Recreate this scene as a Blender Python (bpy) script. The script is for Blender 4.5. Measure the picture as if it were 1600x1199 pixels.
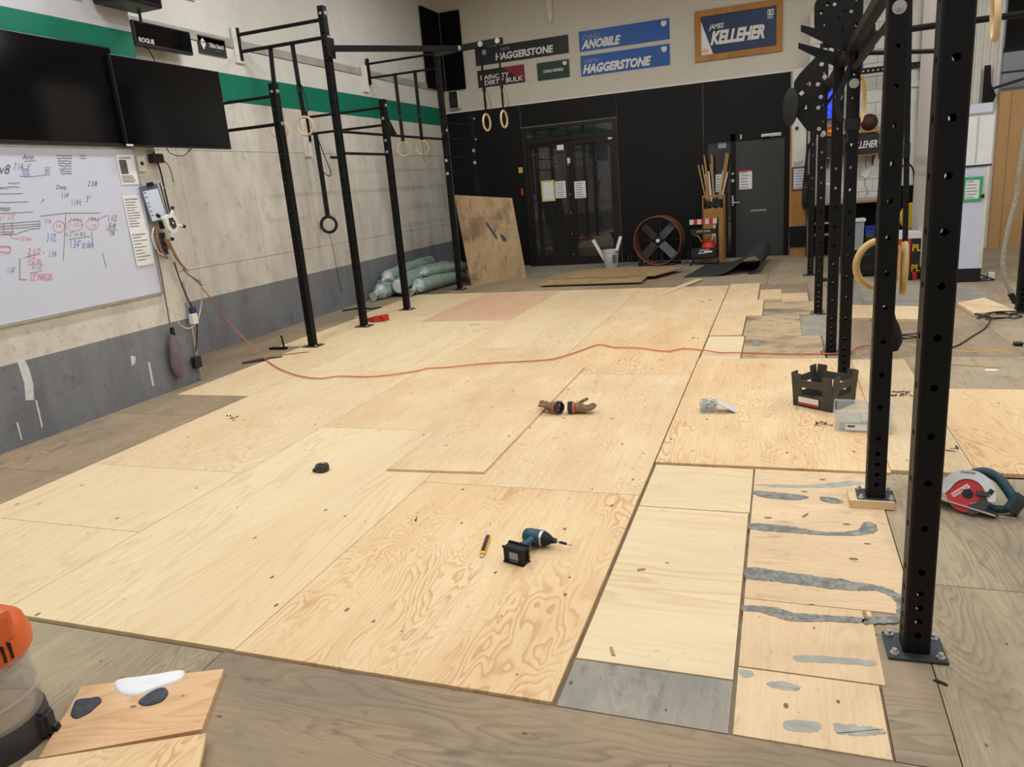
import bpy, bmesh, math, random
from mathutils import Vector, Matrix
random.seed(7)
for o in list(bpy.data.objects): bpy.data.objects.remove(o)
SC = bpy.context.scene; COL = SC.collection
# ------------------------------------------------------------------ camera
FPX = 1156.716
AX_R = Vector((0.94090758, 0.32875079, -0.08133784))
AX_U = Vector((-0.01038748, 0.26807484, 0.96334209))
AX_F = Vector((-0.3385041, 0.90557098, -0.25564854))
CAM = Vector((0.65406375, -1.59971329, 1.55901307))
cd = bpy.data.cameras.new('camera'); cam = bpy.data.objects.new('camera', cd); COL.objects.link(cam)
m = Matrix((AX_R, AX_U, -AX_F)).transposed().to_4x4(); m.translation = CAM
cam.matrix_world = m
cd.sensor_fit = 'HORIZONTAL'; cd.sensor_width = 36; cd.lens = FPX / 1600 * 36
cd.clip_start = 0.05; cd.clip_end = 100
SC.camera = cam
# ------------------------------------------------------------------ world, exposure
w = bpy.data.worlds.new('night'); SC.world = w; w.use_nodes = True
w.node_tree.nodes['Background'].inputs[0].default_value = (0.05, 0.06, 0.08, 1)
w.node_tree.nodes['Background'].inputs[1].default_value = 0.3
SC.view_settings.view_transform = 'Standard'; SC.view_settings.look = 'None'
SC.view_settings.gamma = 1; SC.view_settings.use_curve_mapping = False
SC.view_settings.exposure = -0.25
# ceiling lamps: (x, y, watts); the lamps are built further down with these lights in them
CEIL_Z = 5.2
LAMPS = [(x, y, p) for y, p in ((-1.6, 66), (1.8, 74), (5.4, 92), (9.0, 58)) for x in (-3.3, .6, 4.4)]
LAMP_COL = (0.985, 0.992, 1.0)

# ------------------------------------------------------------------ photo rays on real planes
def ray(px, py): return AX_F * FPX + AX_R * (px - 800) - AX_U * (py - 599.5)
def pz(px, py, z=0.0): d = ray(px, py); return CAM + d * ((z - CAM.z) / d.z)
def py_(px, py, Y): d = ray(px, py); return CAM + d * ((Y - CAM.y) / d.y)
def px_(px, py, X): d = ray(px, py); return CAM + d * ((X - CAM.x) / d.x)

# ------------------------------------------------------------------ materials
def lin(c):
    return tuple(((v / 255) / 12.92 if v / 255 <= .04045 else ((v / 255 + .055) / 1.055) ** 2.4) for v in c) + (1,)
MATS = {}
class N:
    def __init__(s, name):
        s.m = bpy.data.materials.new(name); s.m.use_nodes = True; s.t = s.m.node_tree; s.b = s.t.nodes['Principled BSDF']
    def n(s, typ, **kw):
        nd = s.t.nodes.new(typ)
        for k, v in kw.items():
            if k.startswith('i'):
                nd.inputs[int(k[1:])].default_value = v
            else: setattr(nd, k, v)
        return nd
    def l(s, a, b): s.t.links.new(a, b)
    def math(s, op, a, b=None, c=None):
        nd = s.n('ShaderNodeMath', operation=op)
        for i, v in enumerate((a, b, c)):
            if v is None: continue
            if hasattr(v, 'default_value') or hasattr(v, 'links'): s.l(v, nd.inputs[i])
            else: nd.inputs[i].default_value = v
        return nd.outputs[0]
    def mix(s, f, a, b, mode='MIX'):
        nd = s.n('ShaderNodeMix', data_type='RGBA', blend_type=mode)
        for sock, v in ((nd.inputs[0], f), (nd.inputs[6], a), (nd.inputs[7], b)):
            if hasattr(v, 'links'): s.l(v, sock)
            else: sock.default_value = v
        return nd.outputs[2]
    def ramp(s, f, stops):
        nd = s.n('ShaderNodeValToRGB'); s.l(f, nd.inputs[0]); e = nd.color_ramp.elements
        while len(e) < len(stops): e.new(.5)
        for el, (p, c) in zip(e, stops): el.position = p; el.color = c if len(c) == 4 else tuple(c) + (1,)
        return nd.outputs[0]
    def coords(s, scale, rnd=37.0, kind='Object'):
        tc = s.n('ShaderNodeTexCoord'); oi = s.n('ShaderNodeObjectInfo')
        mu = s.n('ShaderNodeVectorMath', operation='SCALE'); s.l(tc.outputs[kind], mu.inputs[0]); mu.inputs['Scale'].default_value = 1
        cb = s.n('ShaderNodeCombineXYZ')
        for i, k in enumerate((rnd, rnd * .7, rnd * .31)): s.l(s.math('MULTIPLY', oi.outputs['Random'], k), cb.inputs[i])
        ad = s.n('ShaderNodeVectorMath', operation='ADD'); s.l(mu.outputs[0], ad.inputs[0]); s.l(cb.outputs[0], ad.inputs[1])
        mp = s.n('ShaderNodeMapping'); s.l(ad.outputs[0], mp.inputs[0]); mp.inputs['Scale'].default_value = scale
        return mp.outputs[0]
    def noise(s, vec, sc, det=2, rough=.5, dist=0.0):
        nd = s.n('ShaderNodeTexNoise'); s.l(vec, nd.inputs['Vector'])
        nd.inputs['Scale'].default_value = sc; nd.inputs['Detail'].default_value = det
        nd.inputs['Roughness'].default_value = rough; nd.inputs['Distortion'].default_value = dist
        return nd.outputs[0]
    def bump(s, h, strength=.2, dist=.002):
        b = s.n('ShaderNodeBump'); s.l(h, b.inputs['Height']); b.inputs['Strength'].default_value = strength; b.inputs['Distance'].default_value = dist
        s.l(b.outputs[0], s.b.inputs['Normal'])

def M(name, col, rough=.5, metal=0.0, var=.08, sc=8.0, spec=.5, emit=0, alpha=1, trans=0, ior=1.45, grime=None):
    """plain procedural material: colour with a little noise in it"""
    if name in MATS: return MATS[name]
    k = N(name); c = lin(col)
    v = k.coords((1, 1, 1)); f = k.noise(v, sc, 4, .6)
    d = tuple(x * (1 - var * 2) for x in c[:3]) + (1,); li = tuple(min(1, x * (1 + var)) for x in c[:3]) + (1,)
    out = k.ramp(f, [(.3, d), (.7, li)])
    if grime:
        g = k.noise(v, grime[1], 6, .65)
        out = k.mix(k.ramp(g, [(grime[2], (0, 0, 0)), (min(1, grime[2] + .12), (1, 1, 1))]), out, lin(grime[0]))
    k.l(out, k.b.inputs['Base Color'])
    k.b.inputs['Roughness'].default_value = rough; k.b.inputs['Metallic'].default_value = metal
    k.b.inputs['Specular IOR Level'].default_value = spec
    k.b.inputs['Alpha'].default_value = alpha; k.b.inputs['Transmission Weight'].default_value = trans; k.b.inputs['IOR'].default_value = ior
    if emit:
        k.l(out, k.b.inputs['Emission Color']); k.b.inputs['Emission Strength'].default_value = emit
    MATS[name] = k.m
    return k.m

def PLY(name, c1, c2, line, freq=26, nsc=1.0, lmix=.55, kn=.62, rough=.62, patch=None, stretch=.32, fib=.3):
    """rotary-cut plywood: contour lines of a stretched noise, fibres, tinted patches and small knots; grain along local Y"""
    k = N(name)
    v = k.coords((1.5 * nsc, 1.5 * stretch * nsc, 1))
    n1 = k.noise(v, 1.5, 3.5, .52, .35)
    f = k.math('FRACT', k.math('MULTIPLY', n1, freq * 1.5))
    ln = k.ramp(f, [(0, (0, 0, 0)), (.45, (.12, .12, .12)), (.86, (1, 1, 1)), (1, (0, 0, 0))])
    pt = k.noise(v, 1.1, 3, .55)
    base = k.ramp(pt, [(.34, lin(c1)), (.66, lin(c2))])
    lstr = k.math('MULTIPLY', ln, k.math('MULTIPLY', k.ramp(k.noise(v, 2.3, 2), [(.38, (.15,) * 3), (.6, (1,) * 3)]), lmix))
    out = k.mix(lstr, base, lin(line))
    # warm heartwood patches
    hp = k.noise(k.coords((2.2, .7, 1), 29), 1.3, 4, .6)
    out = k.mix(k.math('MULTIPLY', k.ramp(hp, [(.55, (0,) * 3), (.72, (1,) * 3)]), .35), out, lin(tuple(a * .55 + b * .45 for a, b in zip(c2, line))))
    v2 = k.coords((85, 2.6, 1)); fb = k.noise(v2, 1.0, 5, .65)
    out = k.mix(k.math('MULTIPLY', k.ramp(fb, [(.46, (0,) * 3), (.72, (1,) * 3)]), fib), out, lin(line))
    v3 = k.coords((26, 9, 1), 13); fl = k.noise(v3, 2.0, 3, .6)
    out = k.mix(k.math('MULTIPLY', k.ramp(fl, [(.66, (0,) * 3), (.74, (1,) * 3)]), .35), out, lin(tuple(x * .75 for x in line)))
    if patch:
        pn = k.noise(k.coords((1.3, 1.0, 1), 11), 1.6, 5, .62)
        out = k.mix(k.math('MULTIPLY', k.ramp(pn, [(patch[1], (0,) * 3), (patch[1] + .16, (1,) * 3)]), patch[2]), out, lin(patch[0]))
        sn = k.noise(k.coords((5, 1.6, 1), 23), 3.5, 6, .7)
        out = k.mix(k.math('MULTIPLY', k.ramp(sn, [(.56, (0,) * 3), (.70, (1,) * 3)]), patch[2] * .8), out, lin(tuple(x * .62 for x in patch[0])))
    for sx, sy, thr, rad, dark in ((6.0, 3.4, kn - .1, .105, .85), (11.0, 6.5, .72, .11, .6)):
        vo = k.n('ShaderNodeTexVoronoi', voronoi_dimensions='2D'); k.l(k.coords((sx, sy, .01), 19 + sx), vo.inputs['Vector']); vo.inputs['Scale'].default_value = 1.0
        sep = k.n('ShaderNodeSeparateColor'); k.l(vo.outputs['Color'], sep.inputs[0])
        r = k.math('MULTIPLY', k.math('SUBTRACT', sep.outputs[0], thr), rad)
        kk = k.math('LESS_THAN', vo.outputs['Distance'], r)
        out = k.mix(k.math('MULTIPLY', kk, dark), out, lin((96, 70, 42)))
    k.l(out, k.b.inputs['Base Color']); k.b.inputs['Roughness'].default_value = rough
    k.b.inputs['Specular IOR Level'].default_value = .35
    k.bump(fb, .12, .0012)
    MATS[name] = k.m
    return k.m

PLY('ply_cream', (234, 212, 174), (228, 202, 160), (204, 166, 118), 20, 1.1, .5)
PLY('ply_pale', (236, 216, 178), (231, 207, 164), (212, 178, 130), 16, .8, .45, stretch=.14)
PLY('ply_grain', (236, 210, 166), (228, 194, 148), (194, 142, 92), 24, 1.25, .72)
PLY('ply_swirl', (234, 210, 170), (226, 197, 154), (196, 148, 102), 28, 1.7, .55, stretch=.45)
PLY('ply_pink', (224, 188, 154), (217, 178, 143), (196, 148, 112), 24, 1.3, .42)
PLY('ply_filler', (232, 196, 154), (226, 186, 142), (196, 146, 100), 16, 1.0, .5, stretch=.14)
PLY('ply_white', (234, 215, 178), (228, 206, 166), (206, 172, 126), 14, .9, .55, kn=.75, stretch=.12)
PLY('ply_stained', (230, 204, 166), (222, 193, 153), (196, 160, 118), 26, 1.0, .35, patch=((176, 158, 130), .60, .45), kn=.5, stretch=.2)
PLY('ply_dirty', (204, 180, 144), (188, 164, 130), (146, 118, 86), 22, 1.2, .4, patch=((104, 94, 82), .48, .85), kn=.5)
PLY('ply_tan', (188, 160, 122), (174, 146, 108), (142, 112, 76), 20, 1.0, .35, patch=((120, 92, 60), .56, .6))
PLY('ply_old', (180, 164, 136), (164, 149, 124), (124, 106, 82), 26, 1.0, .6, patch=((136, 128, 114), .50, .55), kn=.78, rough=.7, stretch=.2)
PLY('ply_old_brown', (172, 152, 124), (154, 136, 110), (116, 96, 74), 24, 1.0, .6, patch=((128, 120, 108), .5, .55), kn=.78, rough=.7, stretch=.2)
PLY('ply_old_grey', (158, 152, 138), (142, 137, 126), (182, 170, 150), 22, 1.4, .5, patch=((128, 128, 124), .45, .6), kn=.6, rough=.72)
PLY('osb_wall', (206, 168, 118), (196, 154, 104), (172, 126, 78), 22, .9, .4, kn=.45)
PLY('jamb_wood', (176, 130, 74), (164, 118, 64), (126, 84, 42), 18, 3.0, .5)
PLY('frame_wood', (186, 136, 72), (172, 122, 62), (136, 88, 42), 14, 4.0, .5)
PLY('dowel_wood', (186, 150, 100), (172, 136, 88), (140, 102, 60), 14, 5.0, .4)
PLY('edge_wood', (176, 138, 92), (164, 126, 82), (120, 84, 50), 12, 6.0, .5)

M('black_steel', (12, 12, 13), .5, .0, .1, 6, .3)
M('dark_steel', (52, 54, 58), .5, .5, .1, 9)
M('plate_steel', (66, 69, 74), .5, .4, .15, 20)
M('bolt_zinc', (200, 202, 204), .3, .7, .05)
M('black_plastic', (24, 24, 26), .38, 0, .1)
M('charcoal_plastic', (58, 58, 60), .5, 0, .1)
M('screen_black', (7, 7, 9), .1, 0, .05)
M('strap_black', (22, 22, 25), .8, 0, .15, 60)
M('ring_wood', (212, 184, 142), .45, 0, .08, 14)
M('ring_wood_warm', (214, 178, 118), .42, 0, .08, 14)
M('white_paint', (226, 224, 216), .6, 0, .03)
M('paper', (232, 234, 234), .7, 0, .02)
M('paper_blue', (206, 216, 232), .7, 0, .02)
M('print_grey', (92, 94, 100), .7, 0, .1, 30)
M('whiteboard', (208, 214, 232), .22, 0, .015, 3)
M('ink_black', (72, 80, 96), .6); M('ink_blue', (92, 112, 200), .6); M('ink_red', (226, 100, 118), .6); M('ink_green', (110, 128, 136), .6); M('clip_frame', (92, 104, 124), .5)
M('letter_white', (228, 226, 220), .6, 0, .03)
M('letter_dim', (150, 160, 176), .6, 0, .03)
M('sign_black', (36, 36, 40), .5); M('sign_blue', (42, 92, 170), .5, 0, .05); M('sign_navy', (28, 52, 92), .5); M('sign_green', (28, 62, 48), .5); M('sign_red', (140, 30, 42), .5)
M('panel_black', (13, 13, 16), .55, 0, .12, 2, .3)
M('door_grey', (58, 59, 59), .5, 0, .06, 2)
M('bronze', (36, 31, 29), .4, .3)
M('cloth_black', (15, 15, 17), .95, 0, .1, 40, .1)
M('orange_cord', (214, 122, 82), .5, 0, .12, 1.5); M('yellow_cord', (222, 160, 72), .5); M('white_cord', (216, 214, 204), .5); M('brown_cord', (150, 112, 92), .6, 0, .2, 60); M('grey_cord', (92, 90, 88), .6); M('black_cord', (30, 28, 28), .6)
M('tool_teal', (30, 72, 90), .42, 0, .12, 40); M('tool_teal_dark', (26, 58, 62), .5, 0, .12, 40); M('rubber', (30, 31, 33), .75, 0, .12, 50)
M('rubber_mat', (52, 54, 54), .8, 0, .12, 30)
M('blade_red', (206, 52, 58), .35, 0, .08); M('guard_silver', (212, 216, 218), .35, .25, .05); M('alu', (196, 198, 198), .32, .7)
M('fan_orange', (124, 78, 58), .5, .1, .2, 10); M('fan_blade', (88, 88, 88), .5, .4, .15)
M('bucket_white', (208, 212, 208), .5); M('pvc_white', (222, 218, 204), .45)
M('red_plastic', (196, 48, 44), .42, 0, .08); M('red_white', (216, 212, 206), .5)
M('roll_green', (150, 172, 160), .35, 0, .14, 12, .6); M('roll_wrap', (196, 208, 206), .18, 0, .2, 18, .7)
M('glove_tan', (132, 108, 82), .85, 0, .2, 30); M('glove_orange', (216, 106, 70), .8); M('glove_dark', (52, 54, 60), .8)
M('knife_yellow', (238, 186, 40), .45); M('crate_grey', (72, 70, 64), .6, 0, .12, 12); M('blue_box', (46, 66, 160), .5); M('grey_box', (170, 176, 182), .5)
M('tape_lime', (196, 208, 128), .5); M('yellow_box', (226, 196, 44), .5); M('red_box', (206, 52, 36), .5); M('screw_metal', (48, 44, 40), .45, .6)
M('adhesive_grey', (146, 145, 138), .85, 0, .25, 24, grime=((112, 112, 108), 60, .5)); M('adhesive_dark', (74, 77, 84), .75, 0, .25, 40); M('adhesive_blue', (172, 172, 160), .8, 0, .12, 20); M('compound_white', (238, 241, 246), .55, 0, .03, 20)
M('bin_clear', (226, 232, 238), .2, 0, .02, 4, .5, 0, .24); M('drum_smoke', (206, 200, 190), .12, 0, .02, 3, .5, 0, .38)
M('vac_orange', (214, 98, 46), .42, 0, .06); M('bag_cloth', (120, 104, 112), .85, 0, .14, 14)
M('grey_ledge', (170, 166, 158), .6, 0, .1, 5); M('pipe_white', (206, 206, 198), .5, 0, .03); M('tape_green', (60, 178, 112), .5); M('ball_brown', (70, 36, 26), .6)
M('rope_tan', (168, 164, 150), .9, 0, .25, 60); M('mud_white', (214, 216, 218), .8, 0, .06, 30)
M('lamp_white', (236, 236, 232), .5); M('ceiling_white', (190, 188, 182), .8, 0, .04, 2)
M('grey_panel', (150, 153, 160), .6, 0, .04, 2); M('neon_letters', (150, 168, 206), .5, 0, .02, 5, .5, .12)
M('screen_blue', (40, 70, 250), .4, 0, .45, 22, .5, 1.6)
M('lamp_emit', (255, 246, 235), .5, 0, 0, 1, .5, 4.0)
k = N('glass_dark'); k.b.inputs['Base Color'].default_value = (.5, .52, .54, 1); k.b.inputs['Roughness'].default_value = .02; k.b.inputs['Alpha'].default_value = .62; k.b.inputs['IOR'].default_value = 1.9
nz = k.noise(k.coords((1, 1, 1)), 3, 2); k.l(k.ramp(nz, [(.3, (.03,) * 3), (.7, (.04,) * 3)]), k.b.inputs['Base Color']); MATS['glass_dark'] = k.m

def WALL(name, bands, dirt=.35):
    """painted plywood wall: paint bands by height (z in metres), scuffs and vertical streaks"""
    k = N(name); tc = k.n('ShaderNodeTexCoord'); geo = k.n('ShaderNodeNewGeometry')
    sp = k.n('ShaderNodeSeparateXYZ'); k.l(geo.outputs['Position'], sp.inputs[0]); z = sp.outputs[2]
    out = None
    mp = k.n('ShaderNodeMapping'); k.l(geo.outputs['Position'], mp.inputs[0]); mp.inputs['Scale'].default_value = (1.6, 1.6, .5)
    st = k.noise(mp.outputs[0], 1.8, 6, .65); sc = k.noise(geo.outputs['Position'], 4.5, 8, .72); fi = k.noise(geo.outputs['Position'], 16, 6, .7)
    for z0, col, dcol, amt in bands:
        c = k.mix(k.math('MULTIPLY', k.ramp(st, [(.42, (0,) * 3), (.7, (1,) * 3)]), amt), lin(col), lin(dcol))
        c = k.mix(k.math('MULTIPLY', k.ramp(sc, [(.54, (0,) * 3), (.68, (1,) * 3)]), amt), c, lin(dcol))
        c = k.mix(k.math('MULTIPLY', k.ramp(fi, [(.60, (0,) * 3), (.66, (1,) * 3)]), amt * .8), c, lin(tuple(x * .8 for x in dcol)))
        out = c if out is None else k.mix(k.math('GREATER_THAN', z, z0), out, c)
    k.l(out, k.b.inputs['Base Color']); k.b.inputs['Roughness'].default_value = .6; k.b.inputs['Specular IOR Level'].default_value = .35
    k.bump(sc, .08, .003); MATS[name] = k.m; return k.m
GREY = (128, 131, 136); OFFW = (216, 212, 202); GREEN = (0, 116, 90)
WALL('wall_paint_left', [(-1, GREY, (98, 100, 104), .5), (.615, OFFW, (166, 160, 150), .55), (2.82, GREEN, (0, 104, 80), .3), (3.14, (216, 215, 208), (192, 190, 182), .3)])
WALL('wall_paint_bay', [(-1, GREY, (94, 96, 100), .6), (.606, OFFW, (172, 164, 154), .5), (2.60, GREEN, (0, 104, 80), .2), (3.12, (196, 199, 206), (180, 182, 190), .2)])
WALL('wall_paint_back', [(-1, (206, 200, 186), (188, 182, 168), .25)])
WALL('wall_paint_right', [(-1, (190, 190, 184), (160, 158, 150), .4)])
WALL('block_paint', [(-1, (214, 212, 206), (186, 184, 178), .3)])
WALL('column_paint', [(-1, (206, 198, 190), (186, 178, 170), .3)])

# ------------------------------------------------------------------ mesh helpers
class MB:
    def __init__(s): s.v = []; s.f = []
    def add(s, vs, fs):
        b = len(s.v); s.v += [tuple(x) for x in vs]; s.f += [tuple(i + b for i in q) for q in fs]; return s
    def box(s, x0, x1, y0, y1, z0, z1):
        vs = [(x, y, z) for z in (z0, z1) for y in (y0, y1) for x in (x0, x1)]
        return s.add(vs, [(0, 2, 3, 1), (4, 5, 7, 6), (0, 1, 5, 4), (2, 6, 7, 3), (0, 4, 6, 2), (1, 3, 7, 5)])
    def obox(s, c, u, v, w):
        """box from centre and three half vectors"""
        c, u, v, w = map(Vector, (c, u, v, w))
        if u.cross(v).dot(w) < 0: w = -w
        vs = [c + u * a + v * b + w * d for d in (-1, 1) for b in (-1, 1) for a in (-1, 1)]
        return s.add(vs, [(0, 2, 3, 1), (4, 5, 7, 6), (0, 1, 5, 4), (2, 6, 7, 3), (0, 4, 6, 2), (1, 3, 7, 5)])
    def bbox(s, x0, x1, y0, y1, z0, z1, b):
        """box with all edges chamfered"""
        cx, cy, cz = (x0 + x1) / 2, (y0 + y1) / 2, (z0 + z1) / 2; hx, hy, hz = (x1 - x0) / 2, (y1 - y0) / 2, (z1 - z0) / 2
        bm = bmesh.new(); bmesh.ops.create_cube(bm, size=1)
        for v in bm.verts: v.co = Vector((cx + v.co.x * 2 * hx, cy + v.co.y * 2 * hy, cz + v.co.z * 2 * hz))
        bmesh.ops.bevel(bm, geom=bm.edges[:], offset=b, segments=2, profile=.5, affect='EDGES')
        bm.verts.index_update(); s.add([v.co for v in bm.verts], [[v.index for v in f.verts] for f in bm.faces]); bm.free(); return s
    def prism(s, poly, o, u, v, w):
        """polygon (a, b) in the frame o + a*u + b*v, extruded by vector w"""
        o, u, v, w = map(Vector, (o, u, v, w)); n = len(poly)
        A = [o + u * a + v * b for a, b in poly]; B = [p + w for p in A]
        return s.add(A + B, [tuple(range(n))[::-1], tuple(range(n, 2 * n))] + [(i, (i + 1) % n, n + (i + 1) % n, n + i) for i in range(n)])
    def tube(s, pts, r, seg=8, cap=True, closed=False):
        pts = [Vector(p) for p in pts]; n = len(pts); rr = r if isinstance(r, (list, tuple)) else [r] * n
        tan = []
        for i in range(n):
            a = pts[(i - 1) % n] if (i > 0 or closed) else pts[0]; b = pts[(i + 1) % n] if (i < n - 1 or closed) else pts[-1]
            t = b - a; tan.append(t.normalized() if t.length > 1e-9 else Vector((0, 0, 1)))
        up = Vector((0, 0, 1)) if abs(tan[0].z) < .9 else Vector((1, 0, 0))
        nrm = (up - tan[0] * up.dot(tan[0])).normalized(); rings = []
        for i in range(n):
            nrm = nrm - tan[i] * nrm.dot(tan[i]); nrm = nrm.normalized() if nrm.length > 1e-6 else tan[i].orthogonal().normalized()
            bn = tan[i].cross(nrm)
            rings.append([pts[i] + (nrm * math.cos(a) + bn * math.sin(a)) * rr[i] for a in [2 * math.pi * j / seg for j in range(seg)]])
        vs = [p for q in rings for p in q]; fs = []
        for i in range(n if closed else n - 1):
            k2 = (i + 1) % n
            for j in range(seg): fs.append((i * seg + j, i * seg + (j + 1) % seg, k2 * seg + (j + 1) % seg, k2 * seg + j))
        if cap and not closed: fs += [tuple(range(seg))[::-1], tuple((n - 1) * seg + j for j in range(seg))]
        return s.add(vs, fs)
    def cyl(s, a, b, r, seg=16, r2=None): return s.tube([a, b], [r, r if r2 is None else r2], seg)
    def lathe(s, prof, o=(0, 0, 0), ax=(0, 0, 1), seg=24, cap=True):
        o, ax = Vector(o), Vector(ax).normalized(); u = ax.orthogonal().normalized(); v = ax.cross(u); n = len(prof)
        vs = [o + ax * h + (u * math.cos(2 * math.pi * j / seg) + v * math.sin(2 * math.pi * j / seg)) * r for r, h in prof for j in range(seg)]
        fs = [(i * seg + j, i * seg + (j + 1) % seg, (i + 1) * seg + (j + 1) % seg, (i + 1) * seg + j) for i in range(n - 1) for j in range(seg)]
        if cap:
            if prof[0][0] > 1e-6: fs.append(tuple(range(seg))[::-1])
            if prof[-1][0] > 1e-6: fs.append(tuple((n - 1) * seg + j for j in range(seg)))
        return s.add(vs, fs)
    def torus(s, c, ax, R, r, seg=36, sub=10):
        c, ax = Vector(c), Vector(ax).normalized(); u = ax.orthogonal().normalized(); v = ax.cross(u)
        return s.tube([c + (u * math.cos(2 * math.pi * i / seg) + v * math.sin(2 * math.pi * i / seg)) * R for i in range(seg)], r, sub, closed=True)
    def strip(s, pts, wdir, half, th=.002):
        """flat band along a polyline, width direction wdir"""
        pts = [Vector(p) for p in pts]; wd = Vector(wdir).normalized() * half; n = len(pts); vs = []
        for i, p in enumerate(pts):
            t = (pts[min(i + 1, n - 1)] - pts[max(i - 1, 0)]).normalized(); nn = t.cross(wd).normalized() * th / 2
            vs += [p - wd - nn, p + wd - nn, p + wd + nn, p - wd + nn]
        fs = [(i * 4 + j, i * 4 + (j + 1) % 4, i * 4 + 4 + (j + 1) % 4, i * 4 + 4 + j) for i in range(n - 1) for j in range(4)]
        fs += [(3, 2, 1, 0), tuple((n - 1) * 4 + j for j in range(4))]
        return s.add(vs, fs)
    def build(s, name, mat, parent=None, smooth=False, loc=None, rot=None):
        """link as one object; under a parent the vertices are in the parent's own frame"""
        me = bpy.data.meshes.new(name); me.from_pydata(s.v, [], s.f); me.update()
        o = bpy.data.objects.new(name, me); COL.objects.link(o)
        me.materials.append(MATS[mat] if isinstance(mat, str) else mat)
        if parent is not None: o.parent = parent
        if loc is not None: o.location = loc
        if rot is not None: o.rotation_euler = rot
        if smooth:
            for p in me.polygons: p.use_smooth = True
            try: me.set_sharp_from_angle(angle=math.radians(40))
            except Exception: pass
        return o

def spline(pts, n=6, closed=False):
    P = [Vector(p) for p in pts]; out = []; N_ = len(P)
    for i in range(N_ if closed else N_ - 1):
        if closed: a, b, c, d = P[(i - 1) % N_], P[i], P[(i + 1) % N_], P[(i + 2) % N_]
        else: a, b, c, d = P[max(i - 1, 0)], P[i], P[i + 1], P[min(i + 2, N_ - 1)]
        for j in range(n):
            t = j / n; out.append(.5 * ((2 * b) + (c - a) * t + (2 * a - 5 * b + 4 * c - d) * t * t + (3 * b - a - 3 * c + d) * t ** 3))
    if not closed: out.append(P[-1])
    return out
def tag(o, label, cat, group=None, kind=None):
    if label: o['label'] = label
    if cat: o['category'] = cat
    if group: o['group'] = group
    if kind: o['kind'] = kind
    return o
def thing(name, label, cat, loc=(0, 0, 0), rot=(0, 0, 0), group=None):
    o = bpy.data.objects.new(name, None); COL.objects.link(o); o.location = loc; o.rotation_euler = rot; o.empty_display_size = .05
    return tag(o, label, cat, group)
def struct(name, label, cat, loc=(0, 0, 0)):
    o = thing(name, label, cat, loc); o['kind'] = 'structure'; return o
def sub(c, p): return Vector(c) - Vector(p)
_dg = None
def text_shape(s, shear=0, bold=0):
    cu = bpy.data.curves.new('t', 'FONT'); cu.body = s; cu.shear = shear; cu.offset = bold; cu.extrude = 0; cu.resolution_u = 2
    ob = bpy.data.objects.new('t', cu); COL.objects.link(ob)
    dg = bpy.context.evaluated_depsgraph_get(); me = bpy.data.meshes.new_from_object(ob.evaluated_get(dg))
    vs = [v.co.copy() for v in me.vertices]; fs = [tuple(p.vertices) for p in me.polygons]
    bpy.data.objects.remove(ob); bpy.data.curves.remove(cu); bpy.data.meshes.remove(me)
    xs = [v.x for v in vs]; ys = [v.y for v in vs]; x0, x1, y0, y1 = min(xs), max(xs), min(ys), max(ys)
    return [((v.x - x0) / max(1e-6, x1 - x0), (v.y - y0) / max(1e-6, y1 - y0)) for v in vs], fs
def add_text(mb, s, o, u, v, shear=0, bold=0):
    """lettering filling the parallelogram o, o+u, o+v"""
    o, u, v = map(Vector, (o, u, v)); vs, fs = text_shape(s, shear, bold)
    return mb.add([o + u * a + v * b for a, b in vs], fs)
def text(name, s, o, u, v, mat, parent, shear=0, bold=0):
    return add_text(MB(), s, o, u, v, shear, bold).build(name, mat, parent)

# ================================================================== THE SETTING
FZ = -0.010          # top of the old floor; new sheets lie on it with their tops near z = 0
floor = MB().box(-5.75, 7.1, -4.1, 13.2, -.14, FZ - .016).build('floor', 'ply_old_brown')
tag(floor, 'gym subfloor of old weathered plywood partly covered with new sheets', 'floor', kind='structure')
_shm = {}
def sheet(name, x0, x1, y0, y1, top, mat, th=.0195, along='y', rot=0, parent=floor, lift=None):
    gap = .002
    lx, ly = (x1 - x0) / 2 - gap, (y1 - y0) / 2 - gap
    if along == 'x': lx, ly = ly, lx
    key = (round(lx, 4), round(ly, 4), th, mat)
    if key in _shm:
        o = bpy.data.objects.new(name, _shm[key]); COL.objects.link(o)
    else:
        o = MB().box(-lx, lx, -ly, ly, -th, 0).build(name, mat); _shm[key] = o.data
    o.parent = parent
    o.location = ((x0 + x1) / 2, (y0 + y1) / 2, top); o.rotation_euler = (0, 0, rot + (math.pi / 2 if along == 'x' else 0))
    return o
# old sheets still bare
for a in [(-4.65, -3.70, -2.2, .26), (-3.70, -2.48, -2.2, .26), (-2.48, -1.265, -2.2, .26)]: sheet('weathered_sheet', *a, FZ, 'ply_old')
sheet('weathered_sheet', -1.265, 1.122, -.96, .264, FZ, 'ply_old_brown', along='x')
sheet('weathered_sheet', -1.265, 1.122, -2.2, -.96, FZ, 'ply_old', along='x')
for a in [(1.122, 2.34, -1.2, 1.24), (2.34, 3.56, -1.2, 1.24), (1.122, 2.34, 1.24, 2.34), (2.34, 3.56, 1.24, 2.34), (3.56, 6, -1.2, 1.22), (3.56, 6, 1.22, 2.44)]: sheet('weathered_sheet', *a, FZ, 'ply_old', along='y')
sheet('weathered_sheet', .96, 1.122, .264, 1.24, FZ, 'ply_old_brown', along='x')
sheet('weathered_sheet', 1.0, 1.122, 1.24, 2.34, FZ, 'ply_old')
for y in (.26, 1.68, 2.9): sheet('weathered_sheet', -4.65, -3.66, y, {.26: 1.68, 1.68: 2.9, 2.9: 3.95}[y], FZ, 'ply_old_brown', along='y')
for y in (3.95, 6.39, 8.83): sheet('weathered_sheet', -5.6, -4.42, y, min(y + 2.44, 11.3), FZ, 'ply_old_brown' if y < 5 else 'ply_old')
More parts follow.
